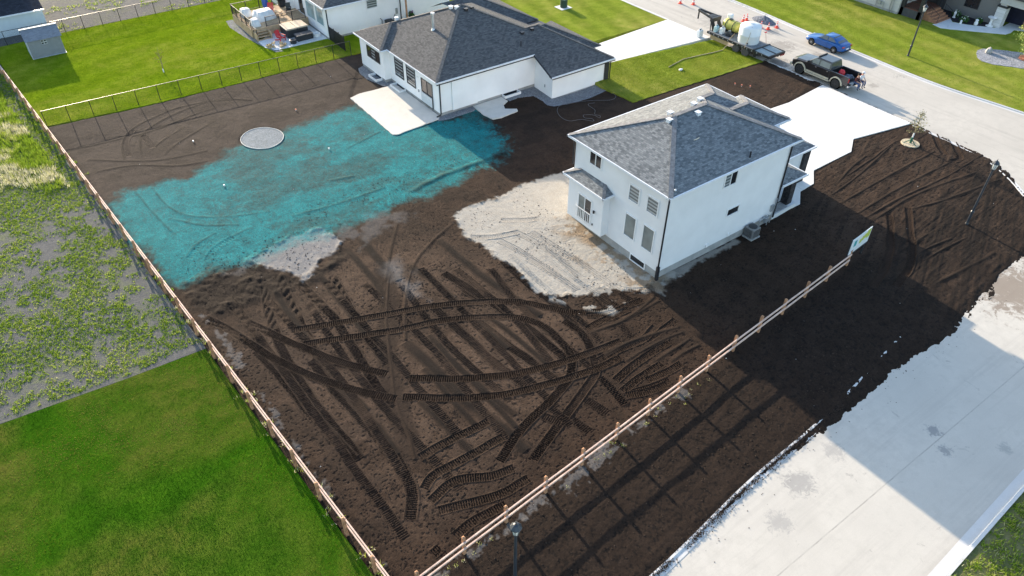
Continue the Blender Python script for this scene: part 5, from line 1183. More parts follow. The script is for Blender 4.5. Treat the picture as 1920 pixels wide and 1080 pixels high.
# ------------------------------------------------------------------ chain link fences
def chain_fence(label, a, b, n, h=1.45):
    t = thing('chain_link_fence', label, 'fence', (*a, 0)); a = Vector((*a, 0)); b = Vector((*b, 0)); d = (b-a).normalized()
    for k in range(n+1):
        p = a.lerp(b, k/n); MB().tube([p, p+Vector((0, 0, h+.03))], .032, 6).build('post', black, t)
    MB().tube([a+Vector((0, 0, h)), b+Vector((0, 0, h))], .024, 6).build('top_rail', plain('fence_rail', (.035, .036, .04), .4, .5, metal=.2), t)
    MB().tube([a+Vector((0, 0, .06)), b+Vector((0, 0, .06))], .006, 4).build('tension_wire', black, t)
    L = (b-a).length/n; m = MB(); w = .003; P = .085; hh = h-.08; s = np.arange(-hh, L, P)
    def q(u, z): return tuple(d*u+Vector((0, 0, z)))
    for u0 in s:
        for sg in (0, 1):
            ua, ub = u0, u0+hh; za, zb = (.06, .06+hh) if sg == 0 else (.06+hh, .06)
            if ua < 0: f = -ua/hh; za = za+(zb-za)*f; ua = 0
            if ub > L: f = (L-ua)/(ub-ua); zb = za+(zb-za)*f; ub = L
            if ub-ua > .01: m.face([q(ua, za-w), q(ub, zb-w), q(ub, zb+w), q(ua, za+w)])
    o = m.build('mesh_panel', black, t, local=True); o['kind'] = 'stuff'
    for k in range(1, n):
        c = o.copy(); C.objects.link(c); c.location = d*(L*k)
    return t
chain_fence('black chain link fence between the bare soil and the back yard lawn', (1.86, 68.45), (29.3, 67.15), 15)
chain_fence('black chain link fence at the far end of the back yard lawn', (-1.6, 89.15), (29.6, 89.75), 17)

# ------------------------------------------------------------------ street lamps
lamp_pole = plain('lamp_black', (.03, .038, .05), .4, .5, var=.15); lamp_glass = plain('lamp_glass', (.72, .72, .68), .25, .5, var=.05)
def street_lamp(x, y, label, h=5.1):
    t = thing('street_lamp', label, 'street lamp', (x, y, 0), group='black lantern street lamps')
    z = h
    MB().lathe([(.12, -.1), (.12, .1), (.085, .2), (.09, 1.0), (.12, 1.03), (.12, 1.12), (.08, 1.18), (.062, z-.75)], 12).build('pole', lamp_pole, t, local=True)
    MB().lathe([(.05, z-.75), (.09, z-.7), (.13, z-.62), (.12, z-.58)], 10).build('lantern_base', lamp_pole, t, local=True)
    MB().lathe([(.12, z-.58), (.2, z-.18), (.2, z-.16)], 8).build('lantern_glass', lamp_glass, t, local=True)
    fr = MB()
    for k in range(8):
        a = 2*PI*k/8; fr.bar((.125*math.cos(a), .125*math.sin(a), z-.58), (.205*math.cos(a), .205*math.sin(a), z-.17), .02, .02)
    fr.build('lantern_frame', lamp_pole, t, local=True)
    MB().lathe([(.25, z-.17), (.24, z-.13), (.12, z+.0), (.04, z+.05), (.025, z+.12), (.005, z+.2)], 8).build('lantern_cap', lamp_pole, t, local=True)
    return t
street_lamp(9.6, 12.68, 'black lantern lamp standing close below, by the street side fence')
street_lamp(51.42, 15.92, 'black lantern lamp on the rounded corner of the bare lot')
street_lamp(74.68, 34.94, 'black lantern lamp on the lawn across the front street')

# ------------------------------------------------------------------ sign at the end of the fence
sg = thing('lot_sign', 'white sign panel with turquoise and lime print at the end of the street side fence', 'sign', (41.0, 18.15, 0))
dy = (19.0-17.85)
signw = plain('sign_white', (.72, .76, .78), .4, .4, var=.03)
Y0, Y1, X0, X1 = 17.98, 18.2, 40.05, 42.45
def sq(u, v, o=0): return (X0+(X1-X0)*u, Y0+(Y1-Y0)*u-o, 1.05+1.2*v)
def quadp(u0, u1, v0, v1, o0, o1): 
    m = MB(); f = [sq(u0, v0, o1), sq(u1, v0, o1), sq(u1, v1, o1), sq(u0, v1, o1)]; b_ = [sq(u0, v0, o0), sq(u1, v0, o0), sq(u1, v1, o0), sq(u0, v1, o0)]
    m.v = f+b_; m.f = [(0, 1, 2, 3), (7, 6, 5, 4), (0, 4, 5, 1), (1, 5, 6, 2), (2, 6, 7, 3), (3, 7, 4, 0)]; return m
quadp(0, 1, 0, 1, -.02, .02).build('panel', signw, sg)
quadp(.13, .27, .42, .82, .021, .024).build('print_square', plain('print_teal', (.02, .33, .36), .4, .4), sg)
lime = plain('print_lime', (.48, .56, .06), .4, .4, var=.2, scale=6)
for u0, u1, v0, v1 in ((.42, .56, .38, .66), (.55, .68, .44, .74), (.67, .8, .5, .8), (.79, .97, .4, .93)): quadp(u0, u1, v0, v1, .021, .024).build('print_plot', lime, sg)
for k in range(5): quadp(.44+k*.1, .445+k*.1, .36, .9, .0245, .026).build('print_line', signw, sg)
quadp(.1, .22, .12, .2, .021, .024).build('print_text', plain('print_navy', (.03, .08, .16), .4, .4), sg)
for u in (.04, .96): MB().bar(sq(u, -1.0, -.08), sq(u, .95, -.08), .09, .09, (0, 1, 0)).build('post', charcoal, sg)
quadp(.0, 1, -.16, -.03, -.05, .0).build('bottom_board', black, sg)

# ------------------------------------------------------------------ trees
bark = plain('young_bark', (.24, .19, .13), .9, .15, var=.3, scale=8)
def young_tree(name, label, base, h, lean, nb, nl, leaf, lsize, seed, spread, cone=False, low=.35, guard=True):
    t = thing(name, label, 'tree', base); r = random.Random(seed); rr = np.random.default_rng(seed)
    b = Vector(base); top = b+Vector((lean[0], lean[1], h)); m = MB(); m.tube([b, b.lerp(top, .35)+Vector((.03, 0, 0)), b.lerp(top, .7), top], [.045, .035, .022, .006], 7)
    tips = []
    for k in range(nb):
        f = low+(.95-low)*k/nb; p = b.lerp(top, f); a = k*2.4+r.uniform(-.4, .4); L = spread*(1.15-f if cone else (1-.55*abs(f-.55)))*r.uniform(.6, 1.15)
        e = p+Vector((math.cos(a)*L, math.sin(a)*L, L*r.uniform(.35, .9))); mid = p.lerp(e, .5)+Vector((0, 0, -.04)); m.tube([p, mid, e], [.016, .011, .004], 5, cap=False); tips += [(p.lerp(e, q)) for q in (.3, .5, .65, .8, .92, 1.0)]
    m.build('trunk', bark, t)
    tp = np.array([tuple(x) for x in tips]); i = rr.integers(0, len(tp), nl); c = tp[i]+rr.normal(0, spread*.11, (nl, 3)); a = rr.normal(size=(nl, 3)); a /= np.linalg.norm(a, axis=1)[:, None]; b2 = np.cross(a, rr.normal(size=(nl, 3))); b2 /= np.linalg.norm(b2, axis=1)[:, None]
    s = (lsize*rr.uniform(.6, 1.3, nl))[:, None]; v = np.stack([c-a*s, c+b2*s*.45, c+a*s, c-b2*s*.45], 1).reshape(-1, 3)
    o = arr_mesh('crown', v, np.arange(4*nl).reshape(-1, 4), leaf, smooth=False); o.parent = t; o.matrix_parent_inverse = root_matrix(t).inverted()
    return t
olive = plain('olive_leaf', (.23, .23, .10), .7, .25, var=.4, scale=9)
tr = young_tree('young_tree', 'slender staked young tree with sparse leaves in the bare soil by the driveway', (58.64, 24.75, .05), 2.9, (.1, .0), 22, 520, olive, .055, 3, .85, True, .3)
MB().lathe([(.09, .0), (.1, .5), (.07, .55)], 10, (58.64, 24.75, .08)).build('trunk_guard', plain('guard_green', (.03, .12, .08), .6, .3), tr)
MB().tube([(58.64, 24.75, .6), (58.66, 24.75, 1.0)], .065, 8).build('trunk_wrap', white, tr)
for a in (0.3, 2.4, 4.5): MB().bar((58.64, 24.75, .45), (58.64+.6*math.cos(a), 24.75+.6*math.sin(a), .06), .05, .05).build('brace', bpy.data.materials['guard_green'], tr)
tag(MB().prism(rough_edge([(58.64+.72*math.cos(k*PI/8), 24.75+.72*math.sin(k*PI/8)) for k in range(16)], .05, .2, 3), .0, .11).build('mulch_ring', gravel_mat('wood_chip', (.35, .28, .18), (.66, .58, .42), 20)), 'ring of pale wood chips around the young staked tree', 'mulch ring')
tr2 = young_tree('sapling', 'thin reddish sapling with white trunk guard in the back yard lawn', (12.97, 73.7, .06), 2.2, (.1, .25), 12, 130, plain('reddish_leaf', (.24, .15, .05), .7, .25, var=.3), .05, 8, .5)
MB().tube([(12.97, 73.7, .06), (12.98, 73.72, .4)], .05, 8).build('trunk_guard', white, tr2)
tr3 = young_tree('weeping_tree', 'pale green willowy tree in the slate gravel bed across the street', (83.6, 27.6, .1), 3.6, (.1, -.1), 46, 2600, plain('willow_leaf', (.3, .36, .09), .7, .25, var=.35, scale=7), .11, 12, 1.7, False, .12)
tag(MB().lathe([(.0, .3), (.55, .3), (.62, .26), (.66, .1), (.6, .08)], 18, (83.55, 27.65, 0)).build('terracotta_ring', plain('terracotta', (.5, .2, .12), .8, .2, var=.2)), 'terracotta coloured ring around the willowy tree', 'planter ring')

# ------------------------------------------------------------------ round gravel pad, utility box, hose, marker stakes
gpd = thing('gravel_pad', 'round grey gravel pad with white edging between bare soil and turquoise mulch', 'gravel pad', (15.75, 56.25, 0))
ring = [(15.75+1.62*math.cos(2*PI*k/40)*(1+.04*math.cos(4*PI*k/40+.5)), 56.25+1.85*math.sin(2*PI*k/40)) for k in range(40)]
MB().prism(ring, -.1, .055).build('gravel', gravel_mat('pad_gravel', (.15, .17, .18), (.27, .295, .31), 12), gpd)
ed = MB()
for k in range(40): a = ring[k]; b_ = ring[(k+1) % 40]; ed.bar((*a, .05), (*b_, .05), .035, .07)
ed.build('edging', plain('edging_white', (.5, .52, .5), .6, .3), gpd)
ub = thing('transformer_box', 'dark green utility transformer box on the front lawn', 'utility box', (54.9, 65.3, 0))
gbx = plain('utility_green', (.03, .06, .045), .5, .4, var=.1)
MB().lathe([(.42, .07), (.42, .95), (.4, 1.0)], 8, (54.9, 65.3, 0)).build('cabinet', gbx, ub); MB().lathe([(.44, 1.0), (.44, 1.1), (.3, 1.16)], 8, (54.9, 65.3, 0)).build('lid', plain('utility_lid', (.35, .4, .38), .5, .4), ub); MB().box(54.1, 55.6, 64.6, 66.0, .0, .1).build('pad', walk_mat, ub)
hz = [(45.65,47.7),(45.15,46.51),(44.77,45.28),(43.83,45.03),(42.27,46.31),(39.94,46.87),(38.78,46.28),(38.12,45.03),(38.24,43.95),(39.25,43.56),(39.88,42.72),(40.08,43.14),(39.69,43.58),(39.94,44.08),(40.64,43.59),(40.7,42.87),(41.02,43.15),(40.83,43.62),(41.39,44.26),(41.61,45.33),(41.9,45.67),(42.43,45.47)]
hp = spline(hz, .15)
tag(MB().tube([(p[0], p[1], .06+float(swale(p[0], p[1]))) for p in hp], .017, 6).build('garden_hose', plain('hose_black', (.11, .105, .11), .5, .4), smooth=True), 'grey garden hose coiled loosely on the soil beside the bungalow', 'hose')
orange = plain('flag_orange', (.75, .25, .15), .6, .3); 
for k, (p, lab) in enumerate(zip([(55.35, 40.55), (55.61, 39.97), (56.11, 39.38)], ('first orange tipped survey stake, farthest from the driveway', 'middle orange tipped survey stake behind the two storey house', 'orange tipped survey stake nearest the white driveway'))):
    t = thing('survey_stake', lab, 'stake', (*p, 0), group='survey stakes in the front soil'); MB().bar((*p, -.1), (*p, .15), .04, .03, (1, 0, 0)).build('stake', white, t); MB().box(p[0]-.05, p[0]+.05, p[1]-.05, p[1]+.05, .12, .22).build('flag', orange, t)
for p, lab in (([(19.99,59.23)][0], 'white and orange marker stake on the soil near the bungalow patio'), ([(10.96,58.87)][0], 'white marker stake on the soil left of the round gravel pad'), ([(10.68,50.91)][0], 'white marker stake standing in the turquoise mulch'), ([(19.41,51.4)][0], 'white marker stake in the turquoise mulch right of the gravel pad')):
    t = thing('survey_stake', lab, 'stake', (*p, 0), group='survey stakes in the back soil'); MB().bar((*p, -.1), (*p, .12), .05, .04, (1, 0, 0)).build('stake', white, t); MB().box(p[0]-.05, p[0]+.05, p[1]-.05, p[1]+.05, .1, .18).build('flag', orange if 'orange' in lab else white, t)
tag(MB().blob((*[(53.5,45.69)][0], .13), (.25, .18, .1), 2, .2, 8, 5).build('paper_scrap', white), 'white scrap lying on the front lawn strip', 'scrap')

# ------------------------------------------------------------------ vehicles
def loft(secs, close=True):
    m = MB(); n = len(secs[0])
    for s in secs: m.v += [tuple(p) for p in s]
    for k in range(len(secs)-1):
        for q in range(n):
            a = k*n+q; b = k*n+(q+1) % n; m.f.append((a, b, b+n, a+n))
    if close: m.f.append(tuple(range(n-1, -1, -1))); e = (len(secs)-1)*n; m.f.append(tuple(range(e, e+n)))
    return m
def bsec(y, hw, zb, zt, sh=.12, top=.86, belly=.06):
    """body section at station y: half width, bottom, top, shoulder"""
    return [(-hw+belly, y, zb), (-hw, y, zb+.12), (-hw, y, zt-sh), (-hw*top, y, zt), (0, y, zt+.015), (hw*top, y, zt), (hw, y, zt-sh), (hw, y, zb+.12), (hw-belly, y, zb)]
def wheel(parent, x, y, r, w, rim_mat, tyre_mat, label=None):
    s = 1 if x > 0 else -1
    o = MB().lathe([(r*.62, -w/2), (r*.93, -w/2), (r, -w*.32), (r, w*.32), (r*.93, w/2), (r*.62, w/2)], 22, (x, y, r), 'x').build('wheel', tyre_mat, parent, local=True)
    MB().lathe([(r*.61, -w*.42), (r*.61, w*.42)], 18, (x, y, r), 'x').build('rim', plain('wheel_dark', (.015, .015, .016), .5, .4), o, local=True)
    m = MB(); f = x+s*w*.42
    for k in range(6):
        a = k*PI/3; m.bar((f, y, r), (f, y+math.cos(a)*r*.56, r+math.sin(a)*r*.56), .03, r*.16, (1, 0, 0))
    m.lathe([(r*.16, -.03), (r*.16, .03)], 10, (f, y, r), 'x'); m.lathe([(r*.6, -.012), (r*.6, .012), (r*.52, .014), (r*.52, -.014)], 18, (f, y, r), 'x') if False else None
    m.build('spokes', rim_mat, o, local=True)
    rg = MB(); n = 20
    for k in range(n):
        a0, a1 = 2*PI*k/n, 2*PI*(k+1)/n
        rg.face([(f+s*.012, y+math.cos(a)*q, r+math.sin(a)*q) for a, q in ((a0, r*.54), (a0, r*.63), (a1, r*.63), (a1, r*.54))])
    rg.build('rim_ring', rim_mat, o, local=True)
    return o
def arch(parent, x, y, r, w, h, mat, name='wheel_flare', a0=.02, a1=.98):
    m = MB(); n = 12; s = 1 if x > 0 else -1; i0 = 0
    for k in range(n+1):
        a = PI*(a0+(a1-a0)*k/n); c, q = math.cos(a), math.sin(a)
        for rr, xx in ((r, x-s*.04), (r, x+s*w), (r+h, x+s*w*.8), (r+h*1.15, x-s*.04)): m.v.append((xx, y+c*rr, h*0+q*rr+.46))
    for k in range(n):
        for q in range(3): a = k*4+q; m.f.append((a, a+1, a+5, a+4))
    return m.build(name, mat, parent, local=True)
tyre = plain('tyre_rubber', (.035, .034, .033), .85, .2, var=.25, scale=12)
blackpaint = plain('truck_black_paint', (.018, .017, .018), .28, .6, var=.15); blackpaint.node_tree.nodes['Principled BSDF'].inputs['Coat Weight'].default_value = .6
tan = plain('tan_trim', (.5, .45, .34), .45, .4, var=.08)
carglass = glass_mat('car_glass', (.075, .09, .10), rough=.05)
chrome = plain('chrome', (.6, .6, .62), .2, .6, metal=.8)

T = thing('pickup_truck', 'lifted black crew cab pickup with tan trim and open tailgate parked at the kerb', 'pickup truck', (63.42, 36.8, -.024), 0)
secs = [bsec(3.05, .86, .62, 1.02, .1, .8), bsec(2.98, .93, .58, 1.18, .12, .86), bsec(2.6, .97, .56, 1.33, .12, .86), bsec(1.55, .98, .56, 1.4, .1, .88), bsec(1.3, .98, .56, 1.42, .08, .95), bsec(-1.15, .98, .56, 1.42, .08, .95)]
MB.build(loft(secs), 'body', blackpaint, T, local=True, bevel=.02)
# greenhouse
gh = loft([[(-.93, 1.45, 1.4), (.93, 1.45, 1.4), (.93, -1.12, 1.4), (-.93, -1.12, 1.4)], [(-.76, .62, 2.0), (.76, .62, 2.0), (.76, -.98, 2.02), (-.76, -.98, 2.02)]]); gh.build('cab', blackpaint, T, local=True, bevel=.05)
MB().box(-.7, .7, -.95, .55, 2.01, 2.05).build('roof_panel', blackpaint, T, local=True, bevel=.03)
def gl(pts, parent, name='window', mat=None, th=.012):
    P = [Vector(p) for p in pts]; n = (P[1]-P[0]).cross(P[2]-P[0]).normalized(); m = MB(); k = len(P)
    m.v = [tuple(p+n*th) for p in P]+[tuple(p-n*.01) for p in P]; m.f = [tuple(range(k)), tuple(range(2*k-1, k-1, -1))]+[(q, k+q, k+(q+1) % k, (q+1) % k) for q in range(k)]
    return m.build(name, mat or carglass, parent, local=True)
gl([(-.84, 1.37, 1.46), (.84, 1.37, 1.46), (.7, .68, 1.96), (-.7, .68, 1.96)], T, 'windscreen')
gl([(.78, -1.1, 1.48), (-.78, -1.1, 1.48), (-.68, -1.0, 1.92), (.68, -1.0, 1.92)], T, 'rear_window')
for s in (-1, 1):
    for y0, y1, y2, y3 in ((1.15, .22, .22, .62), (.1, -.98, -.9, .1)):
        a = [(s*.917, y0, 1.46), (s*.917, y1, 1.46), (s*.785, y2, 1.92), (s*.785, y3, 1.92)]
        gl(a if s < 0 else a[::-1], T)
    for y0, y1 in ((1.28, .17), (.13, -1.05)):
        MB().box(s*.985-.008, s*.985+.008, y1, y0, .72, 1.36).build('door', blackpaint, T, local=True, bevel=.006); MB().box(s*1.0-.02, s*1.0+.02, y1+.1, y1+.3, 1.22, 1.27).build('door_handle', chrome, T, local=True)
    MB().box(s*1.0-.1, s*1.0+.1, -1.3, 1.35, .42, .5).build('running_board', tan, T, local=True); MB().box(s*.985-.02, s*.985+.02, -1.15, 1.3, .54, .7).build('side_trim', tan, T, local=True)
    MB().box(s*1.14-.12, s*1.14+.12, 1.1, 1.25, 1.4, 1.65).build('mirror', blackpaint, T, local=True, bevel=.03)
    MB().box(s*.7-.2, s*.7+.2, 2.98, 3.04, .95, 1.12).build('headlight', plain('lamp_clear', (.7, .7, .7), .2, .6), T, local=True); MB().box(s*.93-.05, s*.93+.05, -3.2, -3.14, .95, 1.35).build('taillight', plain('lamp_red', (.4, .02, .02), .3, .5), T, local=True)
    # bed side
    MB().box(s*.93-.06, s*.93+.06, -3.15, -1.17, .6, 1.43).build('bed_side', blackpaint, T, local=True, bevel=.03)
    for y_ in (2.0, -2.0):
        arch(T, s*.98, y_, .56, .1, .1, tan)
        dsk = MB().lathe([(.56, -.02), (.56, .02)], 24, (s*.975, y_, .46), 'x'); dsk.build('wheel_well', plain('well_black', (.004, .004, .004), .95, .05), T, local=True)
        wheel(T, s*.93, y_, .45, .32, plain('rim_black', (.03, .03, .032), .35, .5), tyre)
MB().box(-.87, .87, -3.15, -1.17, .78, .86).build('bed_floor', charcoal, T, local=True); MB().box(-.87, .87, -1.22, -1.16, .86, 1.42).build('bed_front', blackpaint, T, local=True)
MB().box(-.82, .82, -3.68, -3.16, .82, .88).build('tailgate', blackpaint, T, local=True, bevel=.015); MB().box(-.95, .95, -3.32, -3.17, .5, .68).build('rear_bumper', chrome, T, local=True); MB().box(-1.0, 1.0, 2.98, 3.2, .5, .78).build('front_bumper', tan, T, local=True, bevel=.04); MB().box(-.45, .45, 3.02, 3.07, .8, 1.15).build('grille', charcoal, T, local=True)
MB().box(-.6, .6, .5, .6, 2.06, 2.14).build('light_bar', charcoal, T, local=True)
MB().box(-.85, .85, -2.9, 2.9, .45, .62).build('chassis', charcoal, T, local=True)
tag(MB().blob((63.25, 34.95, 1.2), (.28, .3, .36), 4, .08, 12, 8).build('red_drum', red, smooth=True), 'red round container standing in the truck bed', 'container')
crumple = plain('blue_grey_cloth', (.12, .14, .18), .9, .1, var=.5, scale=4)
tag(MB().blob((63.5, 34.35, .98), (.5, .45, .18), 7, .3, 11, 6).build('equipment_heap', crumple), 'heap of dark hoses and cloth in the truck bed', 'equipment')

# blue coupe
K = thing('blue_car', 'bright blue two door coupe parked along the far kerb', 'car', (70.08, 41.16, -.024), R(0))
bluep = plain('car_blue_paint', (.003, .085, .31), .3, .5, var=.06); bluep.node_tree.nodes['Principled BSDF'].inputs['Coat Weight'].default_value = .4
cs = [bsec(2.25, .62, .3, .6, .1, .8), bsec(2.12, .78, .24, .68, .1, .82), bsec(1.7, .86, .22, .78, .1, .84), bsec(.95, .89, .22, .9, .1, .86), bsec(.2, .89, .22, .96, .1, .88), bsec(-1.0, .89, .22, 1.0, .1, .86), bsec(-1.7, .87, .24, 1.0, .12, .82), bsec(-2.1, .8, .28, .95, .1, .8), bsec(-2.24, .7, .34, .82, .1, .8)]
kb = loft(cs).build('body', bluep, K, local=True, smooth=True); sb_ = kb.modifiers.new('round', 'SUBSURF'); sb_.levels = 2; sb_.render_levels = 2
cab = loft([[(-.8, .95, .88), (.8, .95, .88), (.8, -1.75, .98), (-.8, -1.75, .98)], [(-.68, .45, 1.2), (.68, .45, 1.2), (.68, -1.2, 1.25), (-.68, -1.2, 1.25)], [(-.58, .1, 1.4), (.58, .1, 1.4), (.57, -.75, 1.42), (-.57, -.75, 1.42)]])
kc = cab.build('cabin', bluep, K, local=True, bevel=.09, smooth=True); kc.modifiers['bevel'].segments = 4
gl([(-.72, .86, .95), (.72, .86, .95), (.58, .16, 1.37), (-.58, .16, 1.37)], K, 'windscreen', th=.03); gl([(.68, -1.66, 1.03), (-.68, -1.66, 1.03), (-.56, -.82, 1.39), (.56, -.82, 1.39)], K, 'rear_window', th=.05)
for s in (-1, 1):
    for pts in ([(s*.79, .7, .97), (s*.79, -.35, 1.0), (s*.62, -.3, 1.36), (s*.62, .12, 1.36)], [(s*.79, -.42, 1.0), (s*.77, -1.3, 1.04), (s*.65, -.85, 1.33), (s*.62, -.38, 1.36)]):
        gl(pts if s < 0 else pts[::-1], K, 'window', th=.025)
    MB().box(s*.893-.008, s*.893+.008, -.45, .78, .36, .86).build('door', bluep, K, local=True, bevel=.006); MB().box(s*.905-.015, s*.905+.015, -.4, -.22, .78, .82).build('door_handle', bluep, K, local=True)
    MB().box(s*.93-.09, s*.93+.09, .6, .75, .95, 1.06).build('mirror', bluep, K, local=True, bevel=.03)
    MB().box(s*.6-.17, s*.6+.17, -2.22, -2.12, .74, .86).build('taillight', bpy.data.materials['lamp_red'], K, local=True); MB().box(s*.55-.15, s*.55+.15, 2.1, 2.22, .52, .64).build('headlight', bpy.data.materials['lamp_clear'], K, local=True)
    for y_ in (1.33, -1.33):
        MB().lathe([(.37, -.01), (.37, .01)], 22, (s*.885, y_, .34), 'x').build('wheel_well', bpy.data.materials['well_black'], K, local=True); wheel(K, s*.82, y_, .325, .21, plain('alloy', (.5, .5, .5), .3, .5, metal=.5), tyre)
MB().box(-.2, .2, -2.27, -2.24, .5, .62).build('number_plate', white, K, local=True); MB().box(-.78, .78, -2.24, -2.0, .24, .36).build('rear_bumper', charcoal, K, local=True)

# ------------------------------------------------------------------ gooseneck trailer with tanks
Tr = thing('flatbed_trailer', 'black gooseneck flatbed trailer carrying tanks at the kerb', 'trailer', (62.45, 46, -.024))
bm_ = plain('trailer_black', (.02, .021, .023), .5, .4, var=.3); plk = plain('grey_deck_boards', (.2, .21, .22), .8, .2, var=.3, scale=5); ramp = plain('ramp_grating', (.26, .31, .32), .55, .4, metal=.2, var=.2)
z0 = .95
for s in (-1, 1): MB().box(62.45+s*1.2-.05, 62.45+s*1.2+.05, 41.7, 49.6, .72, .93).build('side_beam', bm_, Tr)
for k in range(14): MB().box(61.31+k*.166, 61.465+k*.166, 43.6, 49.55, .9, z0).build('deck_board', plk, Tr)
for k in range(9): MB().box(61.3, 63.6, 43.7+k*.7, 43.78+k*.7, .68, .86).build('cross_member', bm_, Tr)
for s in (-1, 1): MB().bar((62.45+s*.58, 43.45, .92), (62.45+s*.58, 41.75, .86), 1.0, .05).build('ramp', ramp, Tr)
MB().box(61.2, 63.7, 43.44, 43.6, .9, 1.02).build('ramp_hinge', bm_, Tr); MB().bar((62.45, 43.45, .93), (62.45, 41.75, .88), .14, .09).build('ramp_divider', bm_, Tr); MB().box(61.2, 63.7, 41.6, 41.74, .66, .92).build('rear_beam', bm_, Tr)
for k in range(3): MB().box(63.0+k*.22, 63.08+k*.22, 41.52, 41.6, .58, .74).build('tail_lamp', bpy.data.materials['lamp_red'], Tr)
for s in (-1, 1):
    for k in range(12): MB().box(62.45+s*1.26-.02, 62.45+s*1.26+.02, 42.4+k*.62, 42.5+k*.62, .78, .9).build('stake_pocket', gp, Tr)
for s in (-1, 1): MB().box(62.45+s*.55-.08, 62.45+s*.55+.08, 41.8, 49.4, .45, .68).build('main_rail', bm_, Tr)
nk = MB()
for s in (-1, 1): nk.bar((62.45+s*.55, 49.3, .7), (62.45+s*.5, 49.9, 2.0), .14, .22).bar((62.45+s*.5, 49.8, 2.0), (62.45+s*.12, 52.1, 2.15), .14, .2).bar((62.45+s*.9, 49.5, .9), (62.45+s*.55, 49.9, 1.9), .08, .1)
nk.box(61.8, 63.1, 49.6, 49.95, 1.7, 2.1).bar((62.0, 49.35, .8), (62.0, 49.85, 1.9), .1, .4).bar((62.9, 49.35, .8), (62.9, 49.85, 1.9), .1, .4).box(62.0, 62.9, 50.5, 50.62, 2.0, 2.1); nk.build('gooseneck', bm_, Tr)
MB().box(61.95, 62.95, 49.95, 50.5, 1.98, 2.12).build('neck_plate', bm_, Tr); MB().tube([(62.45, 52.1, 2.25), (62.45, 52.1, 1.2)], .08, 8).build('coupler', bm_, Tr)
for s in (-1, 1): MB().tube([(62.45+s*.75, 49.3, 1.3), (62.45+s*.75, 49.3, .1)], .05, 8).build('jack_leg', bm_, Tr)
for s in (-1, 1):
    for y_ in (45.7, 44.5): wheel(Tr, s*1.0, y_-46, .42, .5, gp, plain('dusty_tyre', (.09, .085, .08), .9, .2, var=.2, scale=8))
MB().box(61.36, 61.44, 46.9, 49.2, .25, .72).build('side_panel', plain('plywood_tan', (.45, .33, .19), .8, .2, var=.15), Tr); MB().box(61.3, 61.36, 43.2, 43.5, .3, .72).build('mud_flap', bm_, Tr); MB().bar((62.45, 43.4, .62), (62.45, 46.5, .62), 1.9, .05).build('axle_frame', bm_, Tr)
# the trailer's wheels were placed in world coordinates
tankw = plain('tank_white', (.72, .745, .75), .5, .4, var=.05, scale=1.5); tanky = plain('tank_yellow', (.46, .43, .09), .5, .4, var=.15)
wt = thing('water_tank', 'large white cylindrical tank strapped on the trailer', 'tank', (62.5, 45.3, z0)); c_ = (62.5, 45.3, 0)
MB().lathe([(1.03, .93), (1.06, 1.0), (1.06, 1.75), (1.08, 1.78), (1.06, 1.81), (1.06, 2.5), (.98, 2.62), (.5, 2.78), (.25, 2.8)], 32, c_).build('shell', tankw, wt, smooth=True); MB().lathe([(.25, 2.8), (.25, 2.88), (.02, 2.9)], 16, c_).build('lid', tankw, wt); MB().tube([(61.62, 44.7, 1.15), (61.5, 44.6, 1.15)], .07, 8).build('outlet', charcoal, wt)
strapm = plain('strap_tan', (.4, .32, .22), .8, .2)
for q in (-.35, .35): MB().tube([(62.5+q-.9*0-1.2, 45.3+q-.5, .92), (62.5+q*.6-.75, 45.3+q-.4, 1.9), (62.5+q*.5-.4, 45.3+q-.2, 2.72)], .025, 5).build('strap', strapm, wt)
yt = thing('yellow_tank', 'yellow horizontal spray tank with dark straps near the trailer neck', 'tank', (63.0, 48.0, z0)); c2 = (63.0, 48.0, 1.62)
MB().lathe([(.1, -1.0), (.38, -.97), (.52, -.8), (.54, -.5), (.54, .5), (.52, .8), (.38, .97), (.1, 1.0)], 24, c2, 'y').build('shell', tanky, yt, smooth=True)
for q in (-.45, .45): MB().lathe([(.55, -.04), (.56, -.04), (.56, .04), (.55, .04)], 24, (63.0, 48.0+q, 1.62), 'y').build('strap', bm_, yt)
for q in (-.5, .5): MB().box(62.55, 63.45, 48.0+q-.1, 48.0+q+.1, .95, 1.25).build('cradle', bm_, yt)
MB().tube([(63.0, 48.2, 2.14), (63.0, 48.2, 2.24)], .2, 12).build('lid', charcoal, yt); MB().tube([(63.0, 47.0, 1.7), (63.05, 46.6, 2.0), (62.9, 46.5, 1.6), (62.6, 46.5, 1.1)], .05, 8).build('hose', bm_, yt)
tag(MB().box(63.25, 63.75, 48.55, 49.05, 1.0, 2.45).build('supply_tote', tankw, bevel=.08), 'tall white plastic tote standing behind the yellow tank', 'tote')
def jug(x, y, z, s, lab, mat):
    t = thing('chemical_jug', lab, 'jug', (x, y, z), group='jugs on and beside the trailer'); MB().box(x-.2*s, x+.2*s, y-.15*s, y+.15*s, z, z+.5*s).build('body', mat, t, bevel=.06*s); MB().tube([(x, y, z+.5*s), (x, y, z+.6*s)], .05*s, 8).build('cap', charcoal, t); MB().tube([(x-.12*s, y, z+.48*s), (x-.06*s, y, z+.6*s), (x+.08*s, y, z+.6*s), (x+.14*s, y, z+.48*s)], .03*s, 6).build('handle', mat, t)
tealj = plain('jug_pale_teal', (.45, .62, .64), .5, .4, var=.15)
jug(61.75, 48.9, z0, 1.2, 'pale jug nearest the gooseneck on the trailer deck', tealj); jug(61.85, 48.2, z0, 1.3, 'white jug in the middle of the trailer deck edge', tankw); jug(61.1, 50.4, .06, 1.5, 'white jug standing on the driveway beside the trailer', tankw)
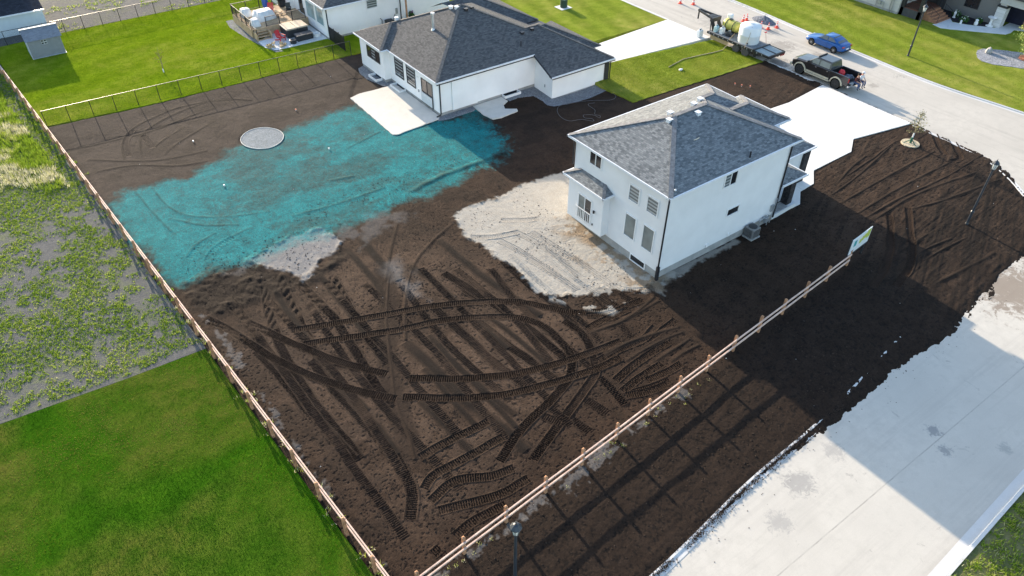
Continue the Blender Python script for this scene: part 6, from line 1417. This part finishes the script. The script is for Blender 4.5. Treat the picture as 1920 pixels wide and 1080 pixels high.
pm = thing('pump_engine', 'dark pump engine on the trailer deck before the yellow tank', 'pump', (62.0, 47.4, z0)); MB().box(61.75, 62.25, 47.15, 47.65, z0, 1.3).build('engine_block', charcoal, pm, bevel=.04); MB().lathe([(.16, -.15), (.16, .15)], 12, (61.95, 47.0, 1.15), 'y').build('pump_housing', black, pm); MB().tube([(62.1, 47.4, 1.3), (62.1, 47.4, 1.5), (61.8, 47.4, 1.5)], .05, 8).build('muffler', gp, pm)
tag(MB().tube([(62.2, 46.9, 1.3), (61.4, 46.7, 1.05), (61.0, 46.6, .5), (60.4, 46.6, .12), (59.2, 46.7, .12), (57.6, 47.0, .12), (55.5, 47.3, .12), (53, 46.8, .12)], .035, 7).build('spray_hose', strapm, smooth=True), 'tan spray hose running from the trailer onto the lawn strip', 'hose')
rk = thing('hand_tool', 'red handled rake leaning at the far trailer edge', 'tool', (63.75, 44.2, z0)); MB().tube([(63.7, 44.0, .95), (63.75, 44.35, 1.9)], .02, 6).build('handle', plain('wood_red', (.4, .12, .08)), rk); MB().box(63.6, 63.9, 44.3, 44.4, 1.88, 1.94).build('head', red, rk)
# traffic cones
cono = plain('cone_orange', (.85, .1, .06), .5, .4, var=.06); conw = plain('cone_white', (.8, .8, .8), .4, .4)
def cone(x, y, lab):
    t = thing('traffic_cone', lab, 'traffic cone', (x, y, -.02), group='orange traffic cones on the street')
    MB().box(-.2, .2, -.2, .2, 0, .04).build('base', cono, t, local=True)
    r = lambda z: .16-.13*(z-.04)/.7
    for a, b, mm, nm in ((.04, .3, cono, 'body'), (.3, .42, conw, 'white_band'), (.42, .52, cono, 'body'), (.52, .6, conw, 'white_band'), (.6, .74, cono, 'tip')): MB().lathe([(r(a), a), (r(b), b)], 14).build(nm, mm, t, local=True)
    return t
for (x, y), lab in zip([(68.49, 50.84), (69.06, 50.85), (68.6, 48.5), (68.9, 47.75), (70.0, 47.5), (66.85, 58.73), (67.82, 57.61)], ('orange cone left of the dark heap, nearer the trailer', 'orange cone right against the left end of the dark heap', 'orange cone half hidden behind the white tank', 'orange cone in front of the dark heap', 'orange cone at the right end of the dark heap by the kerb', 'leftmost orange cone farther up the street', 'second orange cone farther up the street')): cone(x, y, lab)
hp_ = MB(); r = np.random.default_rng(4); n = 18
for i in range(n+1):
    for j in range(n+1):
        u, v = i/n*2-1, j/n*2-1; q = math.hypot(u, v); hp_.v.append((70.45+u*.85, 49.6+v*1.5, -.03+.62*max(0, 1-q)**.8+(r.uniform(-.04, .04) if q < 1 else -.02)))
for i in range(n):
    for j in range(n): a = i*(n+1)+j; hp_.f.append((a, a+n+1, a+n+2, a+1))
tag(hp_.build('gravel_heap', gravel_mat('slate_heap', (.08, .09, .11), (.2, .22, .26), 9)), 'dark slate gravel heap dumped by the far kerb', 'heap')

# ------------------------------------------------------------------ two people sitting on the tailgate
skin = plain('skin', (.5, .3, .22), .6, .3, var=.06); jeans = plain('jeans', (.07, .1, .19), .85, .15, var=.25, scale=9); shirt1 = plain('dark_red_shirt', (.09, .03, .03), .85, .15, var=.2); shirt2 = plain('white_shirt', (.66, .66, .68), .85, .15, var=.1); hair = plain('dark_hair', (.03, .022, .018), .8, .2); shoe = plain('boot', (.05, .045, .04), .8, .2)
def person(loc, rz, label, shirt, lean, head_turn, cap_mat, seed):
    r = random.Random(seed)
    # joints in metres, seat at z=0, facing +y
    J = {}; E = []; Rr = {}
    def j(n, p, rad, parent=None):
        J[n] = p; Rr[n] = rad
        if parent: E.append((parent, n))
    l = lean
    j('pelvis', (0, 0, .12), .15); j('waist', (0, l*.3, .3), .135, 'pelvis'); j('chest', (0, l*.75, .5), .155, 'waist'); j('neckb', (0, l, .63), .075, 'chest'); j('neck', (0, l+.02, .7), .06, 'neckb'); j('headl', (0, l+.045, .77), .085, 'neck'); j('headm', (0, l+.05, .85), .105, 'headl'); j('headt', (0, l+.035, .94), .075, 'headm'); j('nose', (0, l+.155, .83), .018, 'headm')
    for s, nm in ((-1, 'l'), (1, 'r')):
        j('sh'+nm, (s*.19, l*.95, .57), .075, 'chest'); j('el'+nm, (s*.26, l+.08, .31), .05, 'sh'+nm); j('wr'+nm, (s*.14, l+.33, .26), .034, 'el'+nm); j('pa'+nm, (s*.11, l+.4, .24), .036, 'wr'+nm)
        for k in range(4): j('f%d%s' % (k, nm), (s*(.075+.022*k), l+.47-.006*abs(k-1.5), .215), .0095, 'pa'+nm); j('g%d%s' % (k, nm), (s*(.07+.022*k), l+.49, .18), .0085, 'f%d%s' % (k, nm))
        j('th'+nm, (s*.055, l+.4, .275), .0095, 'pa'+nm)
        j('hip'+nm, (s*.1, .05, .1), .11, 'pelvis'); j('kn'+nm, (s*.13, .45, .1), .078, 'hip'+nm); j('ca'+nm, (s*.13, .5, -.1), .07, 'kn'+nm); j('an'+nm, (s*.13, .46, -.34), .048, 'ca'+nm); j('fo'+nm, (s*.14, .5, -.4), .045, 'an'+nm); j('to'+nm, (s*.15, .64, -.43), .038, 'fo'+nm)
    names = list(J); ix = {n: i for i, n in enumerate(names)}
    me = bpy.data.meshes.new('person_skeleton'); me.from_pydata([J[n] for n in names], [(ix[a], ix[b]) for a, b in E], []); me.update()
    o = bpy.data.objects.new('person_skeleton', me); C.objects.link(o)
    md = o.modifiers.new('skin', 'SKIN'); sv = me.skin_vertices[0].data if me.skin_vertices else None
    if sv is None:
        bm = bmesh.new(); bm.from_mesh(me); bm.verts.layers.skin.verify(); bm.to_mesh(me); bm.free(); sv = me.skin_vertices[0].data
    for n in names: sv[ix[n]].radius = (Rr[n],)*2; sv[ix[n]].use_root = (n == 'pelvis')
    for n in ('waist', 'chest'): sv[ix[n]].radius = (.165, .115)
    sub = o.modifiers.new('sub', 'SUBSURF'); sub.levels = 1; sub.render_levels = 1
    bpy.context.view_layer.update(); dg = bpy.context.evaluated_depsgraph_get(); me2 = bpy.data.meshes.new_from_object(o.evaluated_get(dg))
    bpy.data.objects.remove(o)
    root = thing('person', label, 'person', loc, rz)
    b = bpy.data.objects.new('body', me2); C.objects.link(b); b.parent = root
    mats = [skin, shirt, jeans, shoe, hair]; me2.materials.clear(); [me2.materials.append(m) for m in mats]
    def cls(e):
        n = e[1]
        if n[:2] in ('to', 'fo'): return 3
        if n[:2] in ('kn', 'ca', 'an') or n[:3] == 'hip': return 2
        if n[:2] in ('sh',) or n in ('waist', 'chest'): return 1
        if n[:2] == 'el': return 1
        if n == 'headt': return 4
        return 0
    seg = [(Vector(J[a]), Vector(J[b_]), cls((a, b_)), max(Rr[a], Rr[b_])) for a, b_ in E]
    for p in me2.polygons:
        c = p.center; best = 9; mi = 0
        for a, b_, m, rad in seg:
            d = b_-a; t = max(0, min(1, (c-a).dot(d)/max(d.length_squared, 1e-9))); q = (a+d*t-c).length-rad
            if q < best: best, mi = q, m
        if c.z > .86 and c.y < l+.09: mi = 4
        p.material_index = mi; p.use_smooth = True
    hd = MB().lathe([(.115, .87), (.112, .93), (.08, .985), (.01, 1.0)], 12, (0, l+.035, 0)).box(-.075, .075, l+.1, l+.23, .875, .89); hd.build('cap', cap_mat, root, local=True)
    for s in (-1, 1): MB().blob((s*.038, l+.142, .86), .013, 1, 0, 6, 4).build('eye', plain('eye_dark', (.02, .02, .02)), root, local=True); MB().blob((s*.108, l+.045, .845), (.015, .025, .035), 1, 0, 6, 4).build('ear', skin, root, local=True)
    MB().box(-.03, .03, l+.135, l+.146, .785, .795).build('mouth', plain('lip', (.35, .13, .11)), root, local=True)
    return root
person((63.1, 33.35, .856), R(180), 'person in dark red top and jeans sitting on the tailgate, nearer the driveway', shirt1, .14, 0, hair, 1)
person((63.85, 33.3, .856), R(172), 'person in white shirt and jeans sitting on the tailgate, nearer the street', shirt2, .06, 0, conw, 2)
